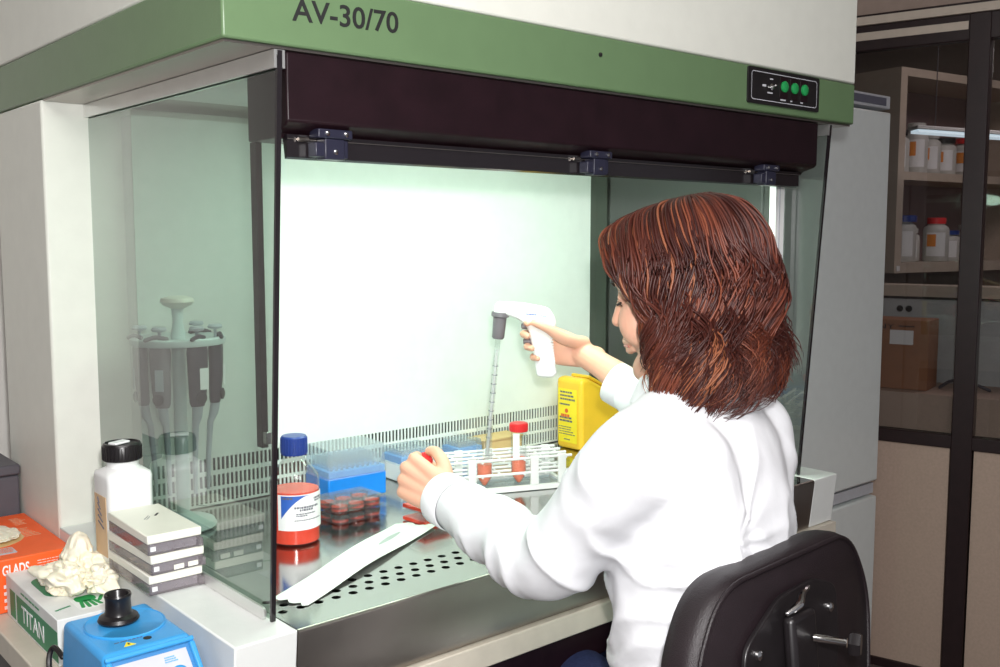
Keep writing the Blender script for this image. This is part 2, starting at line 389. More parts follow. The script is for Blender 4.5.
MB().lathe([(0.0035, 0), (0.003, 0.002), (0.001, 0.003)], (0.514, -0.0102, 1.547), 12, (0, -1, 0)).build('screw', 'black', can)
# control panel
cp = MB().prism(rrect(0.222, 0.062, 0.004, 3, 0.990, 1.5405), lambda a, b: (a, -0.0101, b), lambda a, b: (a, -0.0135, b)).build('control_panel', 'black', hood)
o = rrect(0.205, 0.049, 0.006, 5, 0.990, 1.5405); i_ = rrect(0.2025, 0.0465, 0.005, 5, 0.990, 1.5405); n = len(o)
MB().add([(a, -0.0139, b) for a, b in o]+[(a, -0.0139, b) for a, b in i_], [(k, (k+1) % n, n+(k+1) % n, n+k) for k in range(n)]).build('border_line', 'panel_grey', cp)
for k, x in enumerate((0.985, 1.017, 1.049)):
    MB().box(x-0.0125, x+0.0125, -0.0145, -0.0136, 1.524, 1.562).build('button_plate', 'maroon', cp, bevel=0.0008)
    MB().lathe([(0.0098, 0), (0.0098, 0.003), (0.008, 0.0045), (0.003, 0.005)], (x, -0.0145, 1.545), 20, (0, -1, 0)).build('button', 'green_light', cp)
    text_lines((x-0.010, -0.0138, 1.519), (1, 0, 0), (0, 0, 1), 0.018 if k == 0 else 0.008, 0.004, 1, 'panel_grey', cp, seed=k, thick=0.6)
MB().lathe([(0.006, 0), (0.006, 0.002), (0.0025, 0.003), (0.002, 0.010), (0.001, 0.011)], (0.947, -0.0136, 1.541), 14, (0, -1, 0.2)).build('toggle_switch', 'chrome', cp)
text_lines((0.920, -0.0138, 1.538), (1, 0, 0), (0, 0, 1), 0.015, 0.006, 1, 'panel_grey', cp, seed=8, thick=0.6)
text_lines((0.935, -0.0138, 1.528), (1, 0, 0), (0, 0, 1), 0.018, 0.004, 1, 'panel_grey', cp, seed=9, thick=0.6)
text_lines((0.942, -0.0138, 1.553), (1, 0, 0), (0, 0, 1), 0.009, 0.003, 1, 'panel_grey', cp, seed=10, thick=0.7)
# lamp housing and header
MB().box(0.012, 1.138, 0.135, 0.40, 1.481, ZB-0.004).build('lamp_tray', 'white', hood)
hd = MB()
hd.prism([(0.0, 1.493), (0.0, 1.414), (0.006, 1.409), (0.030, 1.402), (0.034, 1.396), (0.10, 1.396), (0.10, 1.493)], lambda a, b: (0.0, a, b), lambda a, b: (1.123, a, b))
header = hd.build('header', 'maroon', hood, bevel=0.002)
MB().prism([(0.024, 1.401), (0.024, 1.374), (0.030, 1.372), (0.034, 1.3955), (0.030, 1.4015)], lambda a, b: (0.012, a, b), lambda a, b: (1.10, a, b)).build('folded_sash', 'glass_edge', hood)
MB().box(0.012, 1.10, 0.0215, 0.0235, 1.3952, 1.3962).build('sash_edge', 'steel_brushed', hood)
for x in (0.065, 0.530, 0.976):
    h = MB().box(x-0.024, x+0.024, 0.000, 0.022, 1.397, 1.408)
    h.box(x-0.014, x+0.014, 0.002, 0.022, 1.372, 1.397); h.box(x-0.026, x-0.012, 0.004, 0.022, 1.375, 1.392); h.box(x+0.006, x+0.020, 0.004, 0.022, 1.374, 1.396)
    hg = h.build('hinge', 'hinge', hood, bevel=0.0015)
    sc = MB()
    for dx, z in ((-0.012, 1.4025), (0.014, 1.4025), (0.0, 1.381)): sc.lathe([(0.003, 0), (0.003, 0.0015), (0.001, 0.0025)], (x+dx, 0.0015 if z < 1.39 else -0.0003, z), 10, (0, -1, 0))
    sc.build('screw', 'chrome', hg)
    MB().tube([(x-0.040, 0.02, 1.3955), (x-0.027, 0.02, 1.3955)], 0.003, 8).build('hinge_pin', 'steel_brushed', hg)
# sash rails inside, left and right; the left one coloured dark for its backlit look
for x0, x1, m_ in ((0.002, 0.011, 'maroon'), (1.1180, 1.148, 'white')):
    rl = MB().box(x0, x1, 0.085, 0.10, 1.012, 1.3955).build('sash_rail', m_, hood, bevel=0.001)
    MB().box(x0+0.001, x1-0.001, 0.075, 0.0845, 1.018, 1.034).build('latch', 'chrome', rl, bevel=0.001)
MB().box(1.128, 1.131, 0.0835, 0.0848, 1.05, 1.38).build('rail_groove', 'panel_grey', hood)
# back wall with three rows of slots
xs = [0.044]; pitch = 0.0084; sw = 0.0049; x = 0.060
slots = []
while x+sw < 1.115: slots.append((x, x+sw)); x += pitch
xe = [0.044]+[c for s in slots for c in s]+[1.128]
zr = [0.802, 0.806, 0.829, 0.835, 0.856, 0.864, 0.887, 1.478]
idx = {}; vs = []; fs = []
for k, z in enumerate(zr):
    for i, xx in enumerate(xe): idx[i, k] = len(vs); vs.append((xx, 0.600, z))
for k in range(len(zr)-1):
    for i in range(len(xe)-1):
        if k in (1, 3, 5) and i % 2 == 1: continue
        fs.append((idx[i, k], idx[i+1, k], idx[i+1, k+1], idx[i, k+1]))
bp = MB().add(vs, fs).build('back_panel', 'back_panel', hood, smooth=False)
sd = bp.modifiers.new('sheet', 'SOLIDIFY'); sd.thickness = 0.0025; sd.offset = 0
for x0 in (0.044, 1.122): MB().box(x0, x0+0.006, 0.6015, 0.640, 0.802, 1.478).build('back_panel_side', 'back_panel', hood)
MB().box(0.051, 1.121, 0.632, 0.640, 0.802, 0.90).build('plenum_shade', 'shade_black', hood)  # black sheet painting the darkness behind the slots
# perforated steel worktop
def holes_plate(x0, x1, y0, y1, z, rows, r, pitch):
    mb = MB(); ys = y0; n = 16
    def quad(a, b, c, d): mb.add([(a, c, z), (b, c, z), (b, d, z), (a, d, z)], [(0, 1, 2, 3)])
    for yc, off, hh in rows:
        if yc-hh > ys+1e-5: quad(x0, x1, ys, yc-hh)
        xc = x0+off; px = x0
        while xc+pitch/2 <= x1:
            a, b = xc-pitch/2, xc+pitch/2
            if a > px+1e-5: quad(px, a, yc-hh, yc+hh)
            ci = []; sq = []
            for k in range(n):
                t = 2*math.pi*(k+0.5)/n; c, s_ = math.cos(t), math.sin(t); m_ = max(abs(c), abs(s_))
                ci.append((xc+r*c, yc+r*s_, z)); sq.append((xc+pitch/2*c/m_, yc+hh*s_/m_, z))
            o_ = len(mb.v); mb.v += ci+sq
            for k in range(n): j = (k+1) % n; mb.f.append((o_+k, o_+n+k, o_+n+j, o_+j))
            # corner triangles
            for kx, ky, i1, i2 in ((b, yc+hh, 1, 2), (a, yc+hh, 5, 6), (a, yc-hh, 9, 10), (b, yc-hh, 13, 14)):
                mb.f.append((o_+n+i1, len(mb.v), o_+n+i2)); mb.v.append((kx, ky, z))
            # hole walls
            lo = [(p[0], p[1], z-0.002) for p in ci]; q_ = len(mb.v); mb.v += lo
            for k in range(n): j = (k+1) % n; mb.f.append((o_+k, o_+j, q_+j, q_+k))
            px = b; xc += pitch
        if px < x1-1e-5: quad(px, x1, yc-hh, yc+hh)
        ys = yc+hh
    quad(x0, x1, ys, y1)
    return mb
X0, X1 = 0.001, 1.149
pl = holes_plate(X0, X1, 0.004, 0.640, ZT, [(0.066, 0.0145, 0.0095), (0.087, 0.0275, 0.0095), (0.110, 0.0145, 0.0095)], 0.0062, 0.0264)
pl.build('worktop', 'steel', hood, smooth=False)
MB().box(X0, X1, 0.03, 0.62, 0.735, 0.74).build('trough', 'shade_black', hood)  # coloured black for the shade below the holes
fa = MB(); prof = [(0.004, ZT), (0.001, ZT-0.0012), (-0.0005, ZT-0.004), (0.010, 0.702)]
fa.add([(x_, y, z) for x_ in (X0, X1) for y, z in prof] + [(x_, 0.03, 0.702) for x_ in (X0, X1)], [(k, k+1, 5+k-1, 4+k-1+0) for k in []])
fa = MB(); fa.prism(prof+[(0.028, 0.702), (0.028, ZT-0.003), (0.006, ZT-0.002)], lambda a, b: (X0, a, b), lambda a, b: (X1, a, b))
fa.build('front_fascia', 'steel_brushed', hood, ang=50)
# side ledges
for x0, x1 in ((-A, 0.0), (W, W+A)):
    MB().prism([(0.0, ZT+0.0005), (0.010, 0.701), (0.6405, 0.701), (0.6405, ZT+0.0005)], lambda a, b: (x0, a, b), lambda a, b: (x1, a, b)).build('side_ledge', 'white_paint', hood, bevel=0.002)
# smoked side glass with edges and channels
for sx, xg in ((-1, -0.0105), (1, W+0.0105)):
    x0, x1 = xg-0.003, xg+0.003
    P = [(0.044, ZT+0.0015), (-0.0026, ZB-0.004), (0.640, ZB-0.004), (0.640, ZT+0.0015)]
    g = MB().add([(xg, a, b) for a, b in P], [(0, 1, 2, 3)]).build('side_glass', 'glass_side', hood, smooth=False)
    e = MB(); d = 0.0022
    e.hexa([(x0, 0.044-d, ZT+0.001), (x1, 0.044-d, ZT+0.001), (x1, 0.044+d, ZT+0.001), (x0, 0.044+d, ZT+0.001)],
           [(x0, -0.0026-d, ZB-0.005), (x1, -0.0026-d, ZB-0.005), (x1, -0.0026+d, ZB-0.005), (x0, -0.0026+d, ZB-0.005)])
    e.build('glass_edge', 'glass_edge', g)
    # aluminium channel along the top and the foot
    c = MB(); o1 = xg-0.007; o2 = xg+0.007
    c.box(o1, o1+0.0035, -0.0035, 0.640, ZB-0.025, ZB-0.0042); c.box(o2-0.0035, o2, -0.0035, 0.640, ZB-0.025, ZB-0.0042)
    c.box(o1+0.0035, o2-0.0035, -0.0035, 0.640, ZB-0.010, ZB-0.0042)
    c.build('top_channel', 'alu', hood)
    q = round_poly([(0.052, ZT+0.0012), (0.052, ZT+0.017), (0.62, ZT+0.017), (0.62, ZT+0.0012)], 0.012)
    xa = (xg-0.0075, xg-0.0042) if sx < 0 else (xg+0.0042, xg+0.0075)
    MB().prism(q, lambda a, b: (xa[0], a, b), lambda a, b: (xa[1], a, b)).build('foot_channel', 'alu', hood)

# ------------------------------------------------------------------ objects left of the hood
# dark grey box at the rear
gb = thing('storage_box', (-0.17, 0.95, 0.701), 'dark grey lidded box at the far left edge behind the orange carton', 'box')
MB().box(-0.26+0.05, -0.087, 0.845, 1.04, 0.701, 0.852).build('body', 'grey', gb, bevel=0.004)
MB().box(-0.213, -0.085, 0.842, 1.043, 0.853, 0.872).build('lid', 'grey', gb, bevel=0.004)
# orange glove carton
ob = thing('glove_box', (-0.15, 0.70, 0.7005), 'orange carton of gloves, letters GLADS on its front end', 'glove box')
ox0, ox1, oy0, oy1 = -0.208, -0.0850, 0.572, 0.832
carton = MB().box(ox0, ox1, oy0, oy1, 0.7005, 0.785).build('carton', 'orange', ob, bevel=0.002)
text_part('GLADS', 0.03, (-0.189, oy0-0.0004, 0.7590), (1, 0, 0), (0, 0, 1), 'label', carton, width=0.039, height=0.0165, offset=0.0006)
for k in range(4): text_lines((-0.188, oy0-0.0003, 0.706+0.011*k), (1, 0, 0), (0, 0, 1), 0.010, 0.006, 1, 'label', carton, seed=30+k, thick=0.9)
text_lines((-0.138, oy0-0.0003, 0.757), (1, 0, 0), (0, 0, 1), 0.04, 0.017, 4, 'label', carton, seed=12, thick=0.16)
text_lines((-0.132, 0.67, 0.7853), (1, 0, 0), (0, 1, 0), 0.030, 0.06, 7, 'tape', carton, seed=13, thick=0.2)
text_lines((-0.120, 0.75, 0.7853), (1, 0, 0), (0, 1, 0), 0.022, 0.05, 6, 'tape', carton, seed=14, thick=0.2)
MB().prism(rrect(0.030, 0.034, 0.002, 2, -0.170, 0.6450), lambda a, b: (a-0.004, b-0.030, 0.7851), lambda a, b: (a-0.004, b-0.030, 0.7855)).build('printed_panel', 'panel_grey', carton)
text_lines((-0.186, 0.602, 0.7856), (1, 0, 0), (0, 1, 0), 0.025, 0.025, 4, 'red_ink', carton, seed=15, thick=0.35)
MB().prism(round_poly([(-0.207, 0.775), (-0.150, 0.772), (-0.124, 0.735), (-0.128, 0.668), (-0.160, 0.640), (-0.207, 0.640)], 0.02, 5),
           lambda a, b: (a, b, 0.7851), lambda a, b: (a, b, 0.7854)).build('opening', 'card_tan', carton)
def crumple(name, c, r, seed, label, parent=None, amp=1.0, peak=None, tail=None):
    """a limp latex glove: thin rubber fallen into sharp soft folds"""
    c = Vector(c); mb = MB(); N_, M_ = 120, 70; sd3 = Vector((seed*3.1, seed*1.7, seed*0.9)); vs = []
    for i in range(M_+1):
        th = math.pi*(0.01+0.98*i/M_)
        for j in range(N_):
            ph = 2*math.pi*j/N_; u = Vector((math.sin(th)*math.cos(ph), math.sin(th)*math.sin(ph), -math.cos(th)))
            w = u*1.5 + sd3; wv = Vector((noise.noise(w*1.3), noise.noise(w*1.3+Vector((7, 2, 5))), noise.noise(w*1.3+Vector((1, 9, 3)))))
            q = w*0.62 + wv*0.55
            fold = 1-math.sqrt(noise.noise(q*1.3)**2+0.004)*2.4
            fold2 = 1-math.sqrt(noise.noise(q*3.4+Vector((4, 4, 4)))**2+0.010)*2.2
            k = 0.84 + amp*(0.30*fold + 0.06*fold2)
            if peak is not None: k += 0.75*max(0, u.dot(Vector(peak).normalized()))**9
            if tail is not None:
                for tl_ in tail: k += 0.62*max(0, u.dot(Vector(tl_).normalized()))**14
            p = Vector((u.x*r[0], u.y*r[1], u.z*r[2]))*k
            if p.z < -r[2]*0.98: p.z = -r[2]*0.98
            vs.append(c+p)
    fs = []
    for i in range(M_):
        for j in range(N_): q_ = (j+1) % N_; fs.append((i*N_+j, i*N_+q_, (i+1)*N_+q_, (i+1)*N_+j))
    fs.append(tuple(range(N_-1, -1, -1))); fs.append(tuple(M_*N_+j for j in range(N_)))
    mb.add(vs, fs)
    return mb.build(name, 'latex', parent, ang=180)
crumple('glove_cuff', (-0.163, 0.704, 0.7905), (0.033, 0.050, 0.0045), 5, '', carton, amp=0.8)
# white and green glove carton in front
wb = thing('glove_box', (-0.138, 0.45, 0.7005), 'white and green glove carton with loose gloves on top, in front of orange one', 'glove box')
wx0, wx1, wy0, wy1, wz = -0.1860, -0.0860, 0.318, 0.566, 0.765
wc = MB().box(wx0, wx1, wy0, wy1, 0.7005, wz).build('carton', 'card_white', wb, bevel=0.0012)
MB().box(wx0-0.0004, wx0-0.0001, wy0+0.0015, wy1-0.055, 0.7045, 0.7475).build('green_panel', 'green_print', wc)
MB().box(wx0-0.0004, wx0-0.0001, wy1-0.048, wy1-0.02, 0.706, 0.7475).build('green_panel', 'green_print', wc)
text_part('TITAN', 0.03, (wx0-0.0008, wy1-0.082, 0.7145), (0, -1, 0), (0, 0, 1), 'label', wc, width=0.105, height=0.024)
text_lines((wx0-0.0003, wy1-0.08, 0.7525), (0, -1, 0), (0, 0, 1), 0.11, 0.005, 1, 'green_print', wc, seed=21, thick=0.5)
MB().prism([(-0.150, 0.338), (-0.0895, 0.338), (-0.0895, 0.402), (-0.150, 0.402)], lambda a, b: (a, b, wz+0.0001), lambda a, b: (a, b, wz+0.0003)).build('printed_frame', 'label', wc)
hp = MB()
for k, (dx, L) in enumerate(((-0.011, 0.026), (-0.004, 0.031), (0.003, 0.030), (0.010, 0.024))):
    hp.prism(rrect(0.0052, L, 0.0025, 4), lambda a, b: (-0.130+dx+a+b*0.12*(k-1.5), 0.364+L/2-0.012-b*1.0-L*0.4, wz+0.0004), lambda a, b: (-0.130+dx+a+b*0.12*(k-1.5), 0.364+L/2-0.012-b-L*0.4, wz+0.0006))
hp.prism(rrect(0.028, 0.024, 0.008, 4, -0.130, 0.378), lambda a, b: (a, b, wz+0.0004), lambda a, b: (a, b, wz+0.0006))
hp.prism(rrect(0.006, 0.022, 0.003, 4, 0, 0), lambda a, b: (-0.112+a+0.5*b, 0.367+b, wz+0.0004), lambda a, b: (-0.112+a+0.5*b, 0.367+b, wz+0.0006))
hp.build('green_hand_print', 'leaf_green', wc)
text_lines((-0.176, 0.350, wz+0.0003), (1, 0.35, 0), (-0.35, 1, 0), 0.024, 0.006, 1, 'green_print', wc, seed=23, thick=0.6)
MB().prism(rrect(0.075, 0.10, 0.02, 5, -0.132, 0.462), lambda a, b: (a, b, wz+0.0001), lambda a, b: (a, b, wz+0.0004)).build('opening', 'green_print', wc)
G = 'loose gloves on the white carton'
tag(crumple('latex_glove', (-0.110, 0.462, wz+0.026), (0.026, 0.036, 0.026), 11, '', peak=(0.05, 0.0, 1), tail=[(1, -0.6, 0.2)]), 'cream latex glove forming the pointed peak of the pile on the white carton', 'glove', G)
tag(crumple('latex_glove', (-0.144, 0.424, wz+0.021), (0.028, 0.042, 0.021), 12, '', tail=[(-0.7, 0.6, 0.3), (0.1, -1, -0.2), (-0.5, -0.5, 0.5)]), 'crumpled cream latex glove at the left of the pile on the white carton', 'glove', G)
tag(crumple('latex_glove', (-0.104, 0.388, wz+0.020), (0.025, 0.028, 0.020), 23, '', tail=[(0.6, 0.6, 0.3), (0.2, -1, -0.3)]), 'pale latex glove at the right front of the pile beside the black mixer cup', 'glove', G)

# vortex mixer
vm = thing('vortex_mixer', (-0.155, 0.15, 0.7005), 'blue vortex mixer with black cup head in front of glove cartons', 'vortex mixer')
VT = 0.800
top = [(-0.2085, 0.078), (-0.1025, 0.078), (-0.1025, 0.218), (-0.2085, 0.218)]
bot = [(-0.2115, 0.020), (-0.0885, 0.020), (-0.0885, 0.228), (-0.2115, 0.228)]
hs = MB().hexa([(x_, y, 0.708) for x_, y in bot], [(x_, y, VT) for x_, y in top]).build('housing', 'blue', vm, bevel=0.007, seg=4)
MB().box(-0.205, -0.095, 0.03, 0.22, 0.7005, 0.709).build('foot', 'black', vm)
# recessed control panel on the sloping front
fo = Vector((-0.155, 0.078, VT)); fd = Vector((0, 0.020-0.078, 0.708-VT)).normalized(); fn = Vector((0, fd.z, -fd.y)).normalized()
if fn.y > 0: fn = -fn
def onface(a, b, d=0.0): return fo + Vector((1, 0, 0))*a + fd*b + fn*d
MB().prism([(-0.046, 0.0095), (0.046, 0.0095), (0.054, 0.095), (-0.047, 0.095)], lambda a, b: onface(a, b, 0.0002), lambda a, b: onface(a, b, 0.0006)).build('panel_recess', 'recess_blue', vm)
MB().prism([(-0.045, 0.0145), (0.042, 0.0145), (0.050, 0.094), (-0.046, 0.094)], lambda a, b: onface(a, b, 0.0006), lambda a, b: onface(a, b, 0.0012)).build('control_panel', 'panel_grey', vm)
fr_ = MB()
for q in ([(-0.053, 0.003), (0.053, 0.003), (0.053, 0.0095), (-0.053, 0.0095)], [(0.046, 0.0095), (0.053, 0.0095), (0.060, 0.097), (0.054, 0.097)], [(-0.053, 0.0095), (-0.046, 0.0095), (-0.047, 0.097), (-0.054, 0.097)]):
    fr_.prism(q, lambda a, b: onface(a, b, 0.0), lambda a, b: onface(a, b, 0.006))
fr_.build('front_rim', 'blue', vm, bevel=0.002)
MB().lathe([(0.012, 0), (0.012, 0.010), (0.010, 0.012), (0.002, 0.0125)], onface(0.024, 0.046, 0.0012), 24, fn).build('speed_knob', 'blue', vm)
text_lines(onface(0.014, 0.028, 0.0013), (1, 0, 0), -fd, 0.016, 0.008, 3, 'blue_pale', vm, seed=41, thick=0.6)
text_part('2', 0.02, onface(-0.038, 0.034, 0.0013), (1, 0, 0), -fd, 'blue_pale', vm, height=0.013, width=0.008)
MB().lathe([(0.052, -0.001), (0.052, 0.0012), (0.0505, 0.0022), (0.049, 0.0012), (0.0, 0.0010)], (-0.152, 0.160, VT), 48, sx=0.92).build('top_ring', 'blue', vm)
MB().lathe([(0.0, 0.0025), (0.0235, 0.0025), (0.025, 0.005), (0.023, 0.009), (0.0170, 0.012), (0.0155, 0.016), (0.0152, 0.030), (0.0165, 0.035), (0.0155, 0.0375), (0.0130, 0.0365), (0.011, 0.031), (0.009, 0.026), (0.0, 0.023)],
           (-0.156, 0.170, VT), 32, cap=False).build('cup_head', 'black', vm)
MB().prism([(-0.007, -0.005), (0.007, -0.005), (0, 0.007)], lambda a, b: (-0.172+a, 0.094+b, VT+0.0002), lambda a, b: (-0.172+a, 0.094+b, VT+0.0006)).build('warning_triangle', 'yellow_label', vm)
MB().prism([(-0.0015, -0.002), (0.0015, -0.002), (0.0004, 0.003), (-0.0004, 0.003)], lambda a, b: (-0.172+a, 0.094+b, VT+0.0006), lambda a, b: (-0.172+a, 0.094+b, VT+0.0009)).build('warning_mark', 'black_ink', vm)
MB().lathe([(0.005, 0), (0.005, 0.0004)], (-0.148, 0.098, VT+0.0002), 16).build('symbol_disc', 'black_ink', vm)
text_lines((-0.185, 0.104, VT+0.0003), (1, 0, 0), (0, 1, 0), 0.045, 0.002, 1, 'ink', vm, seed=44, thick=0.7)
vc = [(-0.212, 0.212, 0.752), (-0.222, 0.245, 0.742), (-0.226, 0.235, 0.712), (-0.228, 0.19, 0.66), (-0.23, 0.13, 0.56), (-0.235, 0.09, 0.40)]
MB().limb([(-0.2085, 0.224, 0.752), (-0.212, 0.247, 0.758), (-0.219, 0.245, 0.742), (-0.224, 0.215, 0.705), (-0.228, 0.17, 0.63), (-0.230, 0.12, 0.50)], 0.0036, 8).build('power_cord', 'black', vm)

# white reagent bottle on the ledge
rb = thing('reagent_bottle', (-0.053, 0.424, ZT+0.001), 'white square plastic bottle with black screw cap on the hood ledge', 'bottle')
bx, by = -0.0530, 0.424; Z0 = ZT+0.001
def rsec(mb, secs, n=5):
    rings = [[Vector((bx+px, by+py, z)) for px, py in rrect(w, d, r, n)] for z, w, d, r in secs]
    k = len(rings[0]); vs = [p for ring in rings for p in ring]; fs = []
    for i in range(len(rings)-1):
        for j in range(k): q = (j+1) % k; fs.append((i*k+j, i*k+q, (i+1)*k+q, (i+1)*k+j))
    fs.append(tuple(range(k-1, -1, -1))); fs.append(tuple((len(rings)-1)*k+j for j in range(k)))
    return mb.add(vs, fs)
wbm = rsec(MB(), [(Z0, 0.064, 0.062, 0.010), (Z0+0.004, 0.067, 0.066, 0.010), (Z0+0.060, 0.067, 0.066, 0.009), (Z0+0.117, 0.067, 0.067, 0.009), (Z0+0.124, 0.0675, 0.069, 0.009), (Z0+0.130, 0.066, 0.067, 0.012), (Z0+0.135, 0.053, 0.054, 0.022), (Z0+0.138, 0.045, 0.045, 0.0215), (Z0+0.148, 0.044, 0.044, 0.0215)])
wbo = wbm.build('body', 'white', rb, ang=50)
MB().lathe([(0.0245, 0.1465)]+[(0.0275, 0.148), (0.0278, 0.1695), (0.0258, 0.1730), (0.0240, 0.1735), (0.0228, 0.171), (0.001, 0.171)], (bx, by, Z0), 48).build('cap', 'black', rb)
rg = MB()
for k in range(36):
    t = 2*math.pi*k/36; rg.box(-0.0006, 0.0006, -0.0006, 0.0006, 0.149, 0.1685)
    for q in range(len(rg.v)-8, len(rg.v)):
        v = rg.v[q]; rg.v[q] = (bx+v[0]+0.0278*math.cos(t), by+v[1]+0.0278*math.sin(t), Z0+v[2])
rg.build('cap_ridges', 'black', rb)
tp = MB(Matrix.Translation((bx-0.002, by, Z0+0.1715)) @ Matrix.Rotation(0.4, 4, 'Z')).box(-0.016, 0.012, -0.007, 0.008, 0, 0.0035).build('tape_scrap', 'label', rb, bevel=0.001)
MB().box(bx-0.0346, bx-0.0338, by-0.022, by+0.024, Z0+0.008, Z0+0.098).build('side_label', 'tape', rb)
wr = MB()
for k in range(5): wr.tube([(bx-0.0349, by-0.012+0.004*k % 0.02, Z0+0.05+0.009*k), (bx-0.0349, by+0.010, Z0+0.058+0.009*k)], 0.0010, 6)
wr.build('handwriting', 'ink', rb)

# slide boxes: a stack of three
def slide_box(z, dx, dy, rot, label, marks):
    c = Vector((-0.0575+dx*0.3, 0.298+dy, z)); mt = Matrix.Translation(c) @ Matrix.Rotation(R(rot), 4, 'Z')
    t = thing('slide_box', c, label, 'slide box', 'stacked slide boxes')
    hx, hy = 0.0375, 0.077
    lo = MB(mt).box(-hx+0.001, hx-0.001, -hy+0.001, hy-0.001, 0.0004, 0.0155).build('base', 'clear_box', t, bevel=0.0012)
    MB(mt).box(-hx+0.006, hx-0.006, -hy+0.006, hy-0.006, 0.002, 0.0135).build('slides', 'panel_grey', t)
    lid = MB(mt).box(-hx, hx, -hy, hy, 0.0159, 0.0277).build('lid', 'offwhite', t, bevel=0.0015)
    def P(a, b, c_): return mt @ Vector((a, b, c_))
    X, Y, Z = (mt.to_3x3() @ Vector(v) for v in ((1, 0, 0), (0, 1, 0), (0, 0, 1)))
    MB(mt).box(-hx+0.004, -hx+0.011, -hy-0.0004, -hy+0.002, 0.006, 0.012).build('label_tab', 'label', t)
    if marks == 'top':
        text_lines(P(0.012, 0.012, 0.0279), (X*0.55+Y*0.75), (Y*0.55-X*0.75), 0.018, 0.006, 1, 'black_ink', t, seed=51, thick=0.5)
        text_lines(P(-0.006, 0.0, 0.0279), (X*0.55+Y*0.75), (Y*0.55-X*0.75), 0.02, 0.007, 2, 'ink', t, seed=52, thick=0.2)
    if marks == 'front':
        for a in (-0.006, 0.014): MB(mt).box(a, a+0.014, -hy-0.0006, -hy+0.0005, 0.003, 0.0095).build('sticker', 'card_tan' if a > 1 else 'offwhite', t)
    MB(mt).box(hx-0.006, hx+0.0012, -hy-0.0012, -hy+0.006, 0.001, 0.012).build('clasp', 'clear_box', t)
slide_box(ZT+0.001, 0.002, 0.006, 0, 'lowest of three slide boxes on the ledge, white lid over smoky clear base', None)
slide_box(ZT+0.0290, 0.004, 0.003, 1, 'middle slide box of the stack, two cream stickers on its clear front', 'front')
slide_box(ZT+0.0570, 0.000, 0.002, -1, 'topmost slide box of the stack with black scribble on its white lid', 'top')

# ------------------------------------------------------------------ things inside the hood
# media bottle
mbt = thing('media_bottle', (0.178, 0.322, ZT+0.001), 'bottle of red culture medium with navy blue cap beside the glass edge', 'bottle')
cx, cy, Z0 = 0.178, 0.322, ZT+0.001
MB().lathe([(0.035, 0), (0.0385, 0.003), (0.0385, 0.098), (0.0370, 0.106), (0.021, 0.127), (0.0165, 0.132), (0.0165, 0.150)], (cx, cy, Z0), 40).build('glass', 'clear_glass', mbt)
MB().lathe([(0.034, 0.002), (0.0372, 0.004), (0.0372, 0.084), (0.001, 0.0842)], (cx, cy, Z0), 40).build('medium', 'medium', mbt)
cp_ = MB().lathe([(0.0200, 0.139), (0.0205, 0.141), (0.0205, 0.166), (0.0185, 0.1685), (0.001, 0.169)], (cx, cy, Z0), 40)
for k in range(30):
    t = 2*math.pi*k/30; cp_.lathe([(0.0007, 0.142), (0.0007, 0.165)], (cx+0.0205*math.cos(t), cy+0.0205*math.sin(t), Z0), 5)
cp_.build('cap', 'navy', mbt)
va = math.atan2(CAM.y-cy, CAM.x-cx)     # direction towards the room where the label was turned
def cyl_patch(a0, a1, z0, z1, r, n=20, top=None):
    mb = MB(); vs = []; fs = []
    for i in range(n+1):
        a = a0+(a1-a0)*i/n
        zt = top(i/n) if top else z1
        for z, rr in ((z0, r), (zt, r), (zt, r+0.0004), (z0, r+0.0004)): vs.append((cx+rr*math.cos(a), cy+rr*math.sin(a), Z0+z))
    for i in range(n):
        for k in range(4): j = (k+1) % 4; fs.append((4*i+k, 4*i+j, 4*i+4+j, 4*i+4+k))
    fs += [(0, 1, 2, 3), (4*n, 4*n+1, 4*n+2, 4*n+3)]
    return mb.add(vs, fs)
la0, la1 = va-R(42), va+R(90)
cyl_patch(la0, la1, 0.026, 0.082, 0.0387).build('label', 'label', mbt)
cyl_patch(la0+R(9), la0+R(75), 0.080, 0.0805, 0.0392).build('label_print', 'label_blue', mbt)
bl = MB(); nn = 14
for i in range(nn):
    a0 = la0+R(9)+R(66)*i/nn; a1 = la0+R(9)+R(66)*(i+1)/nn
    f0 = 0.0805-0.036*(1-(i+0.0)/nn)**1.8; f1 = 0.0805-0.036*(1-(i+1)/nn)**1.8; r = 0.0394
    bl.add([(cx+r*math.cos(a), cy+r*math.sin(a), Z0+z) for a, z in ((a0, f0), (a1, f1), (a1, 0.0805), (a0, 0.0805))], [(0, 1, 2, 3)])
bl.build('label_corner', 'label_blue', mbt, smooth=False)
tx = MB(); rd = random.Random(3)
for z, s0, s1, h in ((0.074, 88, 104, .0016), (0.074, 108, 120, .0016), (0.070, 90, 102, .0012), (0.070, 108, 124, .0012), (0.062, 40, 100, .0016), (0.058, 52, 84, .0016), (0.052, 44, 92, .0010), (0.049, 44, 70, .0010), (0.042, 40, 110, .0008), (0.077, 12, 34, .0016)):
    a = la0+R(s0)
    while a < la0+R(s1):
        b = a+R(rd.uniform(2, 6)); r = 0.0395
        tx.add([(cx+r*math.cos(q), cy+r*math.sin(q), Z0+zz) for q, zz in ((a, z-h), (b, z-h), (b, z+h), (a, z+h))], [(0, 1, 2, 3)]); a = b+R(1.5)
tx.build('label_text', 'ink', mbt, smooth=False)

